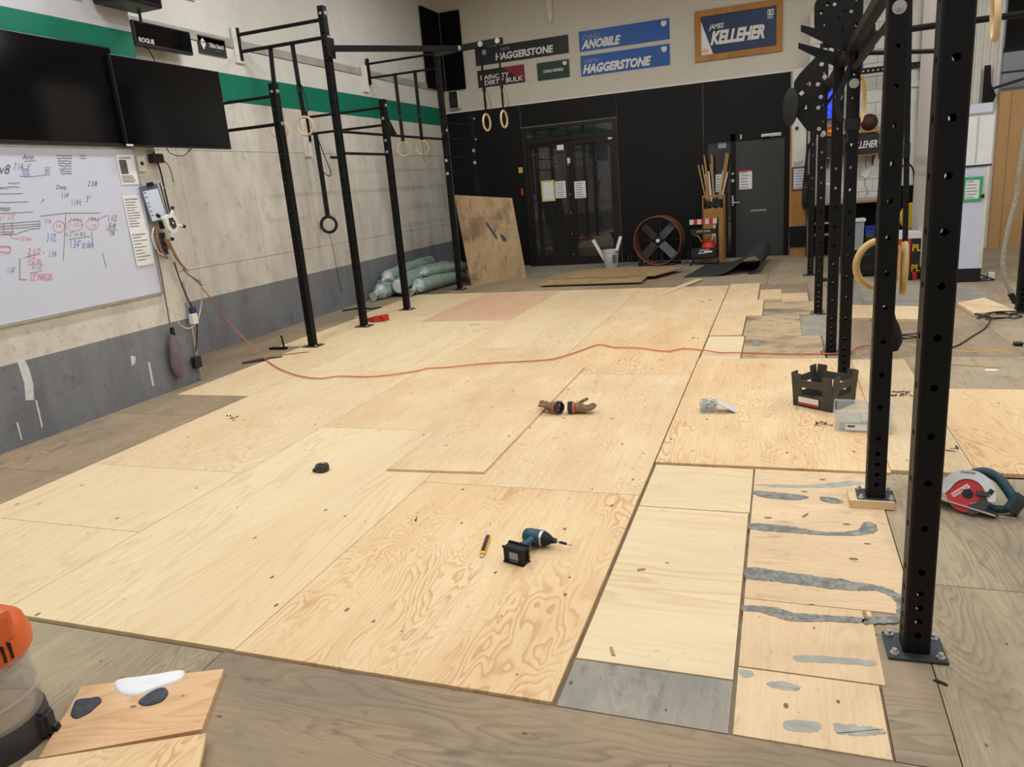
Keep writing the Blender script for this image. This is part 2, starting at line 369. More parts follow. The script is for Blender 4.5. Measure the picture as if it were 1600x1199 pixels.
for x in range(-5, 0): sheet('weathered_sheet', x * 1.22 + .5 if x > -5 else -5.6, (x + 1) * 1.22 + .5, 9.1, 11.2, FZ, 'ply_old' if x % 2 else 'ply_old_brown')
for x in (.5, 1.72, 2.94, 4.16): sheet('weathered_sheet', x, x + 1.22, 9.06, 11.2, FZ, 'ply_old')
for x in range(-5, 4): sheet('weathered_sheet', x * 1.4 + 1.2 if x > -5 else -5.6, (x + 1) * 1.4 + 1.2, 11.2, 12.7, FZ, 'ply_old_grey' if x < -1 else 'ply_old', along='x')
for i, y in enumerate((2.44, 4.88, 7.2)):
    for j, x in enumerate((1.22, 2.44, 3.66, 4.88)): sheet('weathered_sheet', x, x + 1.22, y if y > 2.5 else 2.44, (4.88, 7.2, 9.06)[i], FZ, ('ply_old', 'ply_old_brown', 'ply_old_grey')[(i + 2 * j) % 3] if y > 3 else 'ply_old')
# new sheets, strip by strip from the left wall
sheet('plywood_sheet', -4.46, -3.66, 3.43, 5.40, 0, 'ply_cream'); sheet('plywood_sheet', -4.80, -3.66, 5.40, 7.2, -.001, 'ply_pale'); sheet('plywood_sheet', -4.88, -3.66, 7.2, 9.16, 0, 'ply_cream')
for a, b, mt in ((.27, 1.02, 'ply_pale'), (1.02, 1.831, 'ply_pale'), (1.831, 4.30, 'ply_cream'), (4.30, 6.763, 'ply_pale'), (6.763, 9.14, 'ply_pink')): sheet('plywood_sheet', -3.66, -2.44, a, b, 0, mt)
for a, b, mt in ((.27, 2.71, 'ply_pale'), (2.71, 5.228, 'ply_swirl'), (5.228, 7.67, 'ply_cream'), (7.67, 9.1, 'ply_cream')): sheet('plywood_sheet', -2.44, -1.22, a, b, 0, mt)
for a, b, mt in ((.266, 1.863, 'ply_grain'), (1.863, 4.24, 'ply_swirl'), (4.24, 6.66, 'ply_grain'), (6.66, 9.06, 'ply_swirl')): sheet('plywood_sheet', -1.22, 0, a, b, 0, mt)
# the lower strip on the right of the new field
sheet('plywood_sheet', .012, .53, .51, 1.752, -.008, 'ply_white', .012, 'x'); sheet('plywood_sheet', .012, .535, 1.756, 2.31, -.008, 'ply_white', .012, 'x')
sheet('weathered_sheet', .012, .53, .264, .506, FZ + .001, 'ply_old_grey')
stA = sheet('stained_sheet', .54, .955, .262, .578, FZ + .004, 'ply_stained'); stB = sheet('stained_sheet', .54, .975, .582, 1.0, FZ + .004, 'ply_stained'); stC = sheet('stained_sheet', .54, 1.12, 1.0, 2.31, FZ + .004, 'ply_stained', along='x')
sheet('plywood_sheet', 0.006, 1.20, 2.318, 4.765, .004, 'ply_grain', .022); sheet('plywood_sheet', 1.20, 1.585, 2.36, 4.745, .002, 'ply_cream', .02); sheet('plywood_sheet', 1.585, 2.8, 2.38, 3.91, .002, 'ply_grain', .02)
sheet('plywood_sheet', .01, .345, 4.775, 5.735, -.010, 'ply_white', .012, 'x'); sheet('plywood_sheet', .008, .318, 5.74, 6.75, 0, 'ply_swirl'); sheet('plywood_sheet', .008, .481, 6.755, 7.8, 0, 'ply_swirl'); sheet('plywood_sheet', .008, .405, 7.805, 9.2, 0, 'ply_swirl')
for a in [(.355, 1.02, 4.775, 5.70), (.33, .86, 5.705, 6.75), (.49, 1.03, 6.755, 7.62)]: sheet('stained_sheet', *a, FZ + .006, 'ply_dirty', along='x')
sheet('stained_sheet', .42, .68, 7.85, 8.62, FZ + .004, 'ply_stained', along='x'); sheet('stained_sheet', .68, .98, 7.66, 8.26, FZ + .004, 'ply_stained', along='x')
sheet('weathered_sheet', 1.03, 1.22, 4.775, 6.6, FZ + .001, 'ply_old_grey'); sheet('weathered_sheet', .86, 1.22, 5.705, 6.75, FZ, 'ply_old_grey'); sheet('weathered_sheet', 1.0, 1.22, 6.76, 9.06, FZ, 'ply_old')
sheet('weathered_sheet', 1.55, 2.80, 7.5, 8.3, FZ + .004, 'ply_old_grey', along='x')
def blot(name, pts, top, mat, parent, th=.002, n=5, jit=.0):
    """thin dried patch with a rounded irregular outline given by floor points"""
    rng = random.Random(len(pts) * 17 + int(pts[0][0])); loop = spline([pz(a, b, top) for a, b in pts], n + 5, True); q = []
    for p in loop: q.append((p.x + rng.uniform(-jit, jit), p.y + rng.uniform(-jit, jit)))
    me = MB().prism(q, (0, 0, top), (1, 0, 0), (0, 1, 0), (0, 0, th)); inv = Vector(parent.location) if parent else Vector()
    o = me.build(name, mat)
    if parent:
        o.parent = parent; o.matrix_parent_inverse = (Matrix.Translation(parent.location) @ parent.rotation_euler.to_matrix().to_4x4()).inverted()
    return o
zt = FZ + .004
blot('adhesive_streak', [(1176, 768), (1215, 770), (1255, 775), (1262, 779), (1238, 782), (1190, 777)], zt, 'adhesive_grey', stC, jit=.002)
blot('adhesive_streak', [(1282, 777), (1305, 779), (1318, 786), (1300, 787), (1284, 783)], zt, 'adhesive_grey', stC, jit=.002)
blot('adhesive_streak', [(1176, 818), (1230, 823), (1290, 832), (1335, 830), (1352, 817), (1366, 819), (1371, 830), (1352, 836), (1320, 838), (1250, 834), (1176, 828)], zt, 'adhesive_grey', stC, jit=.004)
blot('adhesive_streak', [(1168, 888), (1200, 890), (1260, 899), (1330, 909), (1380, 918), (1406, 930), (1411, 948), (1404, 972), (1370, 975), (1350, 976), (1352, 966), (1396, 962), (1399, 940), (1370, 924), (1320, 923), (1250, 914), (1200, 908), (1166, 904)], zt, 'adhesive_grey', stC, jit=.004)
blot('adhesive_streak', [(1162, 947), (1210, 950), (1240, 958), (1290, 962), (1345, 966), (1346, 974), (1300, 972), (1258, 972), (1230, 970), (1190, 958), (1162, 954)], zt, 'adhesive_grey', stB, jit=.003)
blot('paint_smear', [(1245, 1025), (1300, 1027), (1362, 1033), (1364, 1041), (1310, 1037), (1248, 1034)], zt, 'adhesive_blue', stB, .001, jit=.003)
blot('paint_smear', [(1200, 1067), (1225, 1066), (1250, 1074), (1240, 1080), (1205, 1074)], zt, 'adhesive_blue', stA, .001, jit=.003)
blot('paint_smear', [(1228, 1127), (1278, 1129), (1276, 1144), (1230, 1141)], zt, 'adhesive_blue', stA, .001, jit=.002)
blot('paint_smear', [(1305, 1131), (1345, 1135), (1378, 1140), (1380, 1148), (1340, 1149), (1308, 1146)], zt, 'adhesive_blue', stA, .001, jit=.005)
blot('paint_smear', [(1155, 1048), (1172, 1049), (1178, 1056), (1162, 1059)], zt, 'adhesive_blue', stA, .001, jit=.002)
blot('paint_smear', [(1180, 757), (1260, 758), (1330, 752), (1348, 756), (1300, 762), (1220, 762)], zt, 'adhesive_blue', stC, .001, jit=.004)
# dust of dirt and filler patches in the far right corner
blot('filler_patch', [(1178, 533), (1186, 530), (1188, 540), (1177, 540)], FZ + .006, 'adhesive_grey', floor, .003)

# ---- walls
XL, XB, YB, YK = -5.58, -4.65, 12.65, 3.94
wall_left = MB().box(XL - .2, XL, YK - .1, YB + .2, FZ - .1, CEIL_Z).build('wall_left_rear', 'wall_paint_left')
tag(wall_left, 'off-white plywood wall with green stripe and grey lower band behind the left rig', 'wall', kind='structure')
ys = [3.98, 5.2, 6.42, 7.64, 8.86, 10.08, 11.3, 12.62]
for i in range(7):
    for z0, z1 in ((FZ, .955), (.96, 2.245), (2.25, 3.44)):
        MB().box(XL, XL + .014, ys[i] + .002, ys[i + 1] - .002, z0, z1).build('wall_panel', 'wall_paint_left', wall_left)
MB().box(XL, XL + .03, 3.96, 12.63, 3.445, 3.545).build('ledger_board', 'grey_ledge', wall_left)
for y0, z0 in ((6.45, 3.28), (9.45, 3.2), (7.6, 2.2)): MB().bbox(XL + .014, XL + .045, y0, y0 + .16, z0, z0 + (.40 if z0 > 3 else .6), .004).build('backing_block', 'white_paint', wall_left)
bay = MB().box(XL - .2, XB, -4.0, YK, FZ - .1, CEIL_Z).build('wall_left_front', 'wall_paint_bay')
tag(bay, 'projecting grey and off-white wall bay carrying the whiteboard', 'wall', kind='structure')
back = MB().box(-5.8, 7.1, YB, YB + .03, 3.0, CEIL_Z)
for x0, x1, z0, z1 in ((-5.8, -4.035, FZ - .1, 3.0), (-4.035, -2.2, 2.63, 3.0), (-2.2, -.64, FZ - .1, 3.0), (-.64, .74, 2.13, 3.0), (.74, 7.1, FZ - .1, 3.0)): back.box(x0, x1, YB, YB + .03, z0, z1)
wall_back = back.build('wall_back', 'wall_paint_back'); tag(wall_back, 'back wall, beige above and black panelled below', 'wall', kind='structure')
YP = YB - .03
for x0, x1, z0, z1 in ((XL + .016, -4.045, .02, 3.05), (-4.04, -2.195, 2.65, 3.05), (-2.19, -.65, .15, 3.05), (-.645, .80, 2.14, 3.05)):
    MB().bbox(x0 + .003, x1 - .003, YP, YB, z0, z1, .004).build('wall_panel', 'panel_black', wall_back)
MB().box(XL + .016, .86, YP - .012, YB, 3.05, 3.075).build('cap_strip', 'white_paint', wall_back)
MB().box(-2.19, -.65, YB - .01, YB, FZ, .15).build('vent_back', 'panel_black', wall_back)
for i in range(22): MB().box(-2.15 + i * .066, -2.13 + i * .066, YP - .005, YB, FZ, .15).build('vent_slat', 'door_grey' if i % 7 in (1, 2, 4) else 'black_plastic', wall_back)
# exterior behind the glass: dark porch
ext = MB().box(-4.6, -.2, 14.4, 14.5, -.1, 3.2).box(-4.6, -4.5, 12.7, 14.4, -.1, 3.2).box(-.3, -.2, 12.7, 14.4, -.1, 3.2).box(-4.6, -.2, 12.7, 14.4, 3.1, 3.2).box(-4.6, -.2, 12.7, 14.5, -.14, -.03)
tag(ext.build('wall_porch', 'panel_black'), 'dark porch seen through the glass doors', 'wall', kind='structure')
# door_1: glass double doors
d1 = struct('door_1', 'dark bronze double glass doors with transom in the black wall', 'door', (-3.118, YB, FZ))
def D1(x0, x1, y0, y1, z0, z1, name, mat, par): return MB().box(x0 + 3.118, x1 + 3.118, y0 - YB, y1 - YB, z0 - FZ, z1 - FZ).build(name, mat, par)
fr = MB()
for x0, x1, z0, z1 in ((-4.035, -3.96, FZ, 2.63), (-2.275, -2.2, FZ, 2.63), (-3.96, -2.275, 2.57, 2.63), (-3.96, -2.275, 2.33, 2.41)): fr.box(x0 + 3.118, x1 + 3.118, -.05, .03, z0 - FZ, z1 - FZ)
fr.build('door_frame', 'bronze', d1)
D1(-3.96, -2.275, YB - .012, YB - .006, 2.41, 2.57, 'transom_pane', 'glass_dark', d1)
for x0, x1 in ((-3.955, -3.12), (-3.115, -2.28)):
    lf = MB()
    for a, b, c, d in ((x0, x0 + .06, FZ + .01, 2.325), (x1 - .06, x1, FZ + .01, 2.325), (x0 + .06, x1 - .06, 2.24, 2.325), (x0 + .06, x1 - .06, FZ + .01, .14)): lf.box(a + 3.118, b + 3.118, -.035, .01, c - FZ, d - FZ)
    L = lf.build('door_leaf', 'bronze', d1)
    D1(x0 + .06, x1 - .06, YB - .014, YB - .006, .14, 2.24, 'pane', 'glass_dark', L)
MB().cyl((-.80, -.09, 2.30), (.02, -.09, 2.36), .011).build('door_closer_arm', 'dark_steel', d1)
MB().bbox(.76, .84, -.07, -.035, 2.27, 2.31, .005).build('latch', 'bolt_zinc', d1)
for z in (1.9, 1.35, 1.0, .6, .2): MB().cyl((-.03, -.036, z), (-.03, -.045, z), .012, 10).build('screw_head', 'bolt_zinc', d1)
# lettering standing behind the panes
ls = thing('window_lettering', 'glowing white letters behind the glass doors', 'sign', (-3.1, YB + .25, 1.7))
MB().box(-.12, .72, .05, .06, .0, .46).build('backing', 'sign_navy', ls)
text('lettering', 'The Musical', (-.84, 0, .16), (1.56, 0, 0), (0, 0, .3), 'neon_letters', ls)
# door_2 with its side light
d2 = struct('door_2', 'plain dark grey steel door with side light at the right of the black wall', 'door', (0, YB, FZ))
fr = MB()
for x0, x1, z0, z1 in ((-.64, -.58, 0, 2.15), (-.18, -.10, 0, 2.15), (.715, .80, 0, 2.15), (-.58, .72, 2.03, 2.15), (-.58, -.18, 0, .10)): fr.box(x0, x1, -.06, .03, z0, z1)
fr.build('door_frame', 'black_steel', d2)
MB().box(-.58, -.18, -.02, -.012, .10, 2.03).build('pane', 'glass_dark', d2)
leaf = MB().bbox(-.10, .715, -.035, .01, .01, 2.028, .004).build('door_leaf', 'door_grey', d2)
MB().bbox(.33, .66, -.10, -.036, 2.045, 2.10, .006).build('door_closer', 'alu', leaf)
MB().tube([(.50, -.06, 2.05), (.42, -.16, 2.045), (.30, -.05, 2.045)], .009, 6).build('closer_arm', 'dark_steel', leaf)
MB().bbox(-.165, -.13, -.08, -.06, .92, 1.10, .005).cyl((-.148, -.08, .98), (-.148, -.12, .98), .011).tube([(-.148, -.12, .98), (-.03, -.12, .975)], .010).build('door_handle', 'alu', leaf)
for z in (1.48, 1.36): MB().cyl((-.145, -.06, z), (-.145, -.075, z), .028 if z < 1.4 else .02).build('lock_cylinder', 'alu', leaf)
MB().box(.16, .42, -.038, -.034, .80, .83).build('scuff_plate', 'grey_panel', leaf)
MB().bbox(-.02, .01, -.085, -.06, 2.05, 2.13, .004).build('door_stop', 'alu', d2)

def paper(label, x0, x1, z0, z1, Y, lines=6, mat='paper', border=None, cat='notice', cap=None, name='paper_notice'):
    t = thing(name, label, cat, ((x0 + x1) / 2, Y, z0)); w_, h_ = (x1 - x0), (z1 - z0)
    MB().box(-w_ / 2, w_ / 2, -.002, 0, 0, h_).build('page', mat, t)
    if border:
        b = .025; bb = MB()
        for q in ((-w_ / 2 - b, -w_ / 2 + .008, -b, h_ + b), (w_ / 2 - .008, w_ / 2 + b, -b, h_ + b)): bb.box(q[0], q[1], -.005, 0, q[2], q[3])
        for q in ((-b, .008), (h_ - .008, h_ + b)): bb.box(-w_ / 2 + .008, w_ / 2 - .008, -.005, 0, q[0], q[1])
        bb.build('border', border, t)
    if lines and (x1 - x0) > .1:
        ln = MB(); rng = random.Random(int(abs(x0) * 91 + z0 * 13))
        for i in range(lines):
            z = h_ * (.86 - .78 * i / max(1, lines - 1)); ln.box(-w_ * .38, -w_ * .38 + w_ * rng.uniform(.45, .76), -.003, -.002, z, z + h_ * .035)
        tag(ln.build('print', 'print_grey', t), None, None, kind='stuff')
    return t
def rect_px(tl, br, Y): a, b = py_(*tl, Y), py_(*br, Y); return a.x, b.x, b.z, a.z
a = rect_px((847, 285), (866, 312), YB - .04); paper('blank white sheet taped with yellow border on left glass door', *a, YB - .04, 0, border='tape_lime')
a = rect_px((867, 284), (885, 309), YB - .04); paper('printed white notice beside the yellow bordered sheet on left glass door', *a, YB - .04, 7)
a = rect_px((897, 284), (916, 309), YB - .04); paper('printed white notice on the right glass door', *a, YB - .04, 7)
a = rect_px((870, 227), (881, 234), YB - .04); paper('small white card high on the left glass door', *a, YB - .04, 0)
a = rect_px((886, 247), (891, 255), YB - .04); paper('small cream sticker on the meeting stile of glass doors', *a, YB - .04, 2, 'pvc_white')
a = rect_px((810, 262), (817, 270), YP - .004); paper('small yellow sticker on the black wall left of glass doors', *a, YP - .004, 0, 'yellow_box')
a = rect_px((814, 295), (818, 305), YP - .004); paper('small red sticker on the black wall left of glass doors', *a, YP - .004, 0, 'red_box')
a = rect_px((964, 342), (969, 354), YP - .006); t = paper('small red and white tag right of the glass doors', *a, YP - .006, 0, 'paper'); MB().box(-.03, .03, -.004, -.002, .06, .12).build('red_mark', 'red_plastic', t)
a = rect_px((1155, 267), (1175, 295), YB - .04); t = paper('white notice with red heading on the dark grey door', *a, YB - .04, 6); MB().box(-(a[1] - a[0]) / 2, (a[1] - a[0]) / 2, -.004, -.002, a[3] - a[2] - .025, a[3] - a[2]).build('heading', 'red_box', t)
a = rect_px((1122, 222), (1135, 231), YB - .022); paper('grey card at the top of the side light', *a, YB - .022, 0, 'grey_panel')
a = rect_px((1118, 273), (1128, 300), YB - .022); paper('printed sheet in the side light behind the pipes', *a, YB - .022, 6)

# ---- ceiling, far walls
tag(MB().box(-5.8, 7.1, -4.1, 12.9, CEIL_Z, CEIL_Z + .1).build('ceiling', 'ceiling_white'), 'plain white ceiling of the gym', 'ceiling', kind='structure')
tag(MB().box(7.0, 7.2, -4.1, 12.9, FZ - .1, CEIL_Z).build('wall_right', 'wall_paint_right'), 'plain painted right wall', 'wall', kind='structure')
tag(MB().box(-5.8, 7.2, -4.2, -4.0, FZ - .1, CEIL_Z).build('wall_front', 'wall_paint_right'), 'plain painted wall behind the viewer', 'wall', kind='structure')
for i, (x, y, p) in enumerate(LAMPS):
    t = thing('ceiling_light', 'long white ceiling lamp, number %d counted over the room' % (i + 1), 'lamp', (x, y, CEIL_Z - .02), group='ceiling lamps'); t['label'] = 'long white tube lamp on the ceiling, %s row, %s column' % (('front', 'second', 'third', 'rear')[i // 3], ('left', 'centre', 'right')[i % 3])
    MB().bbox(-.16, .16, -.62, .62, -.07, .0, .01).build('housing', 'lamp_white', t)
    for s in (-.07, .07): MB().cyl((s, -.58, -.085), (s, .58, -.085), .014, 10).build('tube', 'lamp_emit', t)
    ld = bpy.data.lights.new('lamp_light', 'AREA'); ld.shape = 'RECTANGLE'; ld.size = .3; ld.size_y = 1.2; ld.energy = p; ld.color = LAMP_COL
    lo = bpy.data.objects.new('lamp_light', ld); COL.objects.link(lo); lo.parent = t; lo.location = (0, 0, -.105)

# ================================================================== RIGS
def post_mesh(h, holes, w=.08, r=.0112, ch=.006):
    """square tube with chamfered corners and round holes through all four faces, base at the origin"""
    mb = MB(); a = w / 2; hs = sorted(z for z in holes if .03 < z < h - .03)
    for q in range(4):
        ca, sa = math.cos(q * math.pi / 2), math.sin(q * math.pi / 2)
        def P(u, d, z): x, y = u, -d; return (x * ca - y * sa, x * sa + y * ca, z)
        e = a - ch; z = 0.0
        def quad(z0, z1): mb.add([P(-e, a, z0), P(e, a, z0), P(e, a, z1), P(-e, a, z1)], [(0, 1, 2, 3)])
        for hz in hs:
            z0, z1 = hz - .022, hz + .022
            if z0 > z + 1e-5: quad(z, z0)
            z0 = max(z, z0)
            outer = [(e, hz), (e, z1), (0, z1), (-e, z1), (-e, hz), (-e, z0), (0, z0), (e, z0)]
            inner = [(r * math.cos(t * math.pi / 4), hz + r * math.sin(t * math.pi / 4)) for t in range(8)]
            vs = [P(u, a, zz) for u, zz in outer] + [P(u, a, zz) for u, zz in inner] + [P(u, a - .005, zz) for u, zz in inner]
            mb.add(vs, [(j, (j + 1) % 8, 8 + (j + 1) % 8, 8 + j) for j in range(8)] + [(8 + j, 8 + (j + 1) % 8, 16 + (j + 1) % 8, 16 + j) for j in range(8)])
            z = z1
        quad(z, h)
        mb.add([P(e, a, 0), P(a, e, 0), P(a, e, h), P(e, a, h)], [(0, 1, 2, 3)])
    mb.add([(x * a, y * a, h) for x, y in ((-1, -1), (1, -1), (1, 1), (-1, 1))], [(0, 1, 2, 3)])
    return mb
HOLES = [.075, .125, .175, .225] + [.30 + .15 * i for i in range(30)]
def upright(rig, X, Y, h, z0=0.0, plate=.2, w=.08, bolts=(), anchor=True, rotp=0.0):
    L = Vector((X, Y, z0)) - Vector(rig.location)
    u = post_mesh(h - z0, [q - z0 + 0 for q in HOLES] if z0 == 0 else [q for q in HOLES], w).build('upright', 'black_steel', rig, loc=L)
    if plate: MB().bbox(-plate / 2, plate / 2, -plate * .42, plate * .42, 0, .009, .003).build('base_plate', 'plate_steel', u, rot=(0, 0, rotp))
    if anchor:
        for sx in (-1, 1):
            for sy in (-1, 1): MB().cyl((sx * plate * .38, sy * plate * .3, .009), (sx * plate * .38, sy * plate * .3, .028), .008, 8).cyl((sx * plate * .38, sy * plate * .3, .009), (sx * plate * .38, sy * plate * .3, .016), .014, 6).build('anchor_bolt', 'bolt_zinc', u, rot=(0, 0, rotp))
    for bz, side, rr in bolts:
        n = {'f': (0, -1), 'r': (1, 0), 'l': (-1, 0), 'b': (0, 1)}[side]
        p0 = Vector((n[0] * w / 2, n[1] * w / 2, bz - z0)); d = Vector((n[0], n[1], 0))
        MB().cyl(p0, p0 + d * .003, rr * 1.55, 18).cyl(p0 + d * .003, p0 + d * .013, rr, 6).cyl(p0 + d * .013, p0 + d * .024, rr * .55, 8).build('bolt', 'bolt_zinc', u)
    return u
def rod(rig, a, b, r, name='pull_up_bar', mat='black_steel', seg=12):
    return MB().cyl(sub(a, rig.location), sub(b, rig.location), r, seg).build(name, mat, rig, smooth=True)
def beam(rig, a, b, hw=.03, name='beam', mat='black_steel'):
    a, b = sub(a, rig.location), sub(b, rig.location); d = b - a; t = d.normalized(); sd = t.cross(Vector((0, 0, 1))).normalized(); up = sd.cross(t)
    return MB().obox((a + b) / 2, d / 2, sd * hw, up * hw).build(name, mat, rig)
def gusset(rig, poly, Y, th=.008, name='gusset_plate', holes=(), mat='black_steel'):
    """plate in the X-Z plane with optional polygon holes (built as bmesh with bridged rim)"""
    L = rig.location; bm = bmesh.new()
    def loop(pl): 
        vs = [bm.verts.new((x - L.x, Y - L.y, z - L.z)) for x, z in pl]; return [bm.edges.new((vs[i], vs[(i + 1) % len(vs)])) for i in range(len(vs))]
    es = loop(poly)
    for hpl in holes: es += loop(hpl)
    bmesh.ops.triangle_fill(bm, use_beauty=True, use_dissolve=False, edges=es)
    r = bmesh.ops.extrude_face_region(bm, geom=bm.faces[:])
    for v in r['geom']:
        if isinstance(v, bmesh.types.BMVert): v.co.y += th
    bmesh.ops.recalc_face_normals(bm, faces=bm.faces[:])
    me = bpy.data.meshes.new(name); bm.to_mesh(me); bm.free(); me.materials.append(MATS[mat])
    o = bpy.data.objects.new(name, me); COL.objects.link(o); o.parent = rig; return o

# ---- left rig along the wall
XR = -4.33
rl = thing('pull_up_rig', 'black steel pull-up rig bolted along the off-white left wall', 'pull-up rig', (XR, 7.5, 0))
bl = lambda *z: [(q, s, .014) for q in z for s in ('r',)]
p1 = upright(rl, XR, 5.40, 2.80, bolts=[(2.72, 'r', .014), (2.40, 'r', .014), (2.72, 'f', .010)])
p2 = upright(rl, XR, 6.54, 3.74, bolts=[(3.66, 'r', .016), (3.40, 'r', .016), (3.66, 'f', .010)])
p3 = upright(rl, XR, 7.74, 2.82, bolts=[(2.74, 'r', .014), (2.58, 'f', .012), (2.15, 'f', .012), (2.30, 'f', .012)])
p4 = upright(rl, XR, 9.66, 3.70, bolts=[(2.45, 'f', .016), (2.05, 'f', .016), (2.5, 'r', .018), (1.85, 'f', .016)])
p5 = upright(rl, XR, 10.86, 2.80, bolts=[(2.74, 'r', .016), (2.40, 'r', .016), (2.22, 'f', .018), (2.02, 'f', .018)], plate=.2)
WX = XL + .05
for Y, zs, r in ((5.40, (2.68, 2.40), .017), (6.54, (3.60, 3.41), .021), (7.74, (2.72, 2.50), .017), (9.66, (3.63, 3.42), .017)):
    for z in zs: rod(rl, (XR - .04, Y, z), (WX, Y, z), r)
    if Y != 5.40: beam(rl, (WX - .004, Y, min(zs) - .12), (WX - .004, Y + .0001, max(zs) + .1), .022, 'wall_bracket') if False else MB().bbox(WX - .03 - XR, WX + .012 - XR, Y - .022 - 7.5, Y + .022 - 7.5, min(zs) - .1, max(zs) + .08, .004).build('wall_bracket', 'black_steel', rl)
    else: MB().bbox(WX - .03 - XR, WX + .012 - XR, Y - .022 - 7.5, Y + .022 - 7.5, min(zs) - .1, max(zs) + .08, .004).build('wall_bracket', 'black_steel', rl)
for a, b, zs in ((6.54, 7.74, (2.37, 2.12)), (7.74, 9.66, (2.37,)), (9.66, 10.86, (2.62, 2.38, 2.10, 1.87))):
    for z in zs: rod(rl, (XR, a + .04, z), (XR, b - .04, z), .017)
for Y, s in ((7.74, 1), (9.66, -1)):
    MB().prism([(0, 0), (s * .20, 0), (0, .22)], (.038 if s > 0 else .038, Y + s * .04 - 7.5, 2.36), (0, 1, 0), (0, 0, 1), (.006, 0, 0)).build('gusset_plate', 'black_steel', rl)
E1 = Vector((-3.453, 8.433, 3.42)); E2 = Vector((-2.83, 8.44, 3.44))
beam(rl, (XR + .03, 6.58, 3.29), E1, .032); beam(rl, E1 + Vector((-.06, 0, 0)), E2, .036, 'ring_arm'); beam(rl, (XR, 9.62, 3.60), E1 + Vector((-.02, .02, .0)), .03, 'brace')
MB().bbox(.036, .06, 6.46 - 7.5, 6.62 - 7.5, 3.18, 3.40, .004).build('beam_bracket', 'black_steel', rl)
for fx in (.02, .52, .91):
    p = sub(E1 + (E2 - E1) * fx, rl.location) + Vector((0, -.036, 0)); MB().cyl(p, p + Vector((0, -.005, 0)), .034, 16).cyl(p, p + Vector((0, -.018, 0)), .02, 6).build('bolt', 'bolt_zinc', rl)

def ring_set(label, c, ax, top, group, mat='ring_wood', R=.105, r=.0145, loop=None, wd=None, tail=None, width=.02):
    """a gym ring on its webbing strap; c ring centre, top the bar point it hangs from"""
    c, top = Vector(c), Vector(top); t = thing('gym_ring', label, 'gym ring', c, group=group)
    MB().torus((0, 0, 0), ax, R, r, 40, 12).build('ring', mat, t, smooth=True)
    wdv = Vector(wd or ax).normalized(); up = Vector((0, 0, R)); tl = top - c; s = MB()
    sd = Vector(ax).normalized() * 0 + Vector(ax).cross(Vector((0, 0, 1))).normalized()
    for k_ in (-1, 1): s.strip([up + Vector((0, 0, -.018)) + sd * k_ * .014, up * 1.4 + sd * k_ * .012, tl + sd * k_ * .012, tl + Vector((0, 0, .02)) + sd * k_ * .004], Vector(wdv) if wd else sd, width if wd else width * .8, .004)
    s.build('strap', 'strap_black', t)
    MB().obox(up * 1.2 + (tl - up) * .35, sd * .028, Vector(ax).normalized() * .012, Vector((0, 0, .03))).build('buckle', 'dark_steel', t)
    if loop:
        sl = Vector((1, 0, 0)); a0 = up + (tl - up) * loop[1]
        pts = spline([a0, a0 + sl * .05 + Vector((0, 0, -.10)), a0 + sl * .085 + Vector((0, 0, -loop[2])), a0 + sl * .05 + Vector((0, 0, -loop[2] - .03)), a0 + sl * .02 + Vector((0, 0, -loop[2] + .08)), a0 + Vector((0, 0, -.02))], 5)
        MB().strip(pts, Vector((.3, -1, 0)), .016, .004).build('strap_tail', 'strap_black', t)
    if tail: MB().tube(spline([Vector(q) for q in tail], 4), .004, 5).build('cord_tail', 'black_cord', t)
    return t
g1 = 'rings on the tall post bar'
ring_set('pale wooden gym ring half hidden behind the shortest front left post', (-5.15, 6.54, 2.475), (.25, -1, 0), (-5.10, 6.54, 3.41), g1)
ring_set('pale wooden gym ring with a thick black strap tail, left of the tall post', (-4.775, 6.54, 2.477), (.15, -1, 0), (-4.79, 6.54, 3.41), g1, loop=(1, .5, .32))
g2 = 'rings on the far left bar'
ring_set('pale wooden gym ring, left one of the far pair near the wall', (-5.07, 9.66, 2.29), (.7, -1, 0), (-5.08, 9.66, 3.42), g2)
ring_set('pale wooden gym ring with dangling cord, right one of the far wall pair', (-4.735, 9.66, 2.28), (.1, -1, 0), (-4.73, 9.66, 3.42), g2, tail=[(0, 0, .10), (.02, -.02, -.05), (.0, -.02, -.14), (.03, -.02, -.22)])
g3 = 'rings before the black wall'
ring_set('pale wooden gym ring seen edge-on before the black wall, left of the pair', (-3.13, 8.40, 2.44), (1, -.1, 0), (-3.14, 8.43, 3.40), g3, loop=(-1, .42, .30))
ring_set('pale wooden gym ring seen edge-on before the black wall, right of the pair', (-2.88, 8.41, 2.455), (1, -.06, 0), (-2.885, 8.43, 3.40), g3, loop=(-1, .42, .26))
t = thing('black_ring', 'black gym ring on a wide black strap hanging close to the left wall', 'gym ring', (-5.42, 7.74, 1.256))
MB().torus((0, 0, 0), (.35, -1, 0), .108, .022, 40, 12).build('ring', 'black_plastic', t, smooth=True)
MB().strip([(0, 0, .10), (0, 0, .5), (-.01, 0, 1.24)], (1, .3, 0), .034, .006).build('strap', 'strap_black', t)
MB().tube(spline([(.02, -.03, 1.24), (.10, -.03, .95), (.17, -.03, .72), (.14, -.03, .66), (.07, -.03, .70), (.03, -.03, .78)], 6), .007, 6).build('strap_tail', 'strap_black', t)
MB().tube(spline([(0, -.02, -.1), (.03, -.02, -.4), (.04, -.02, -.75), (.07, -.02, -.98)], 5), .004, 5).build('cord_tail', 'black_cord', t)

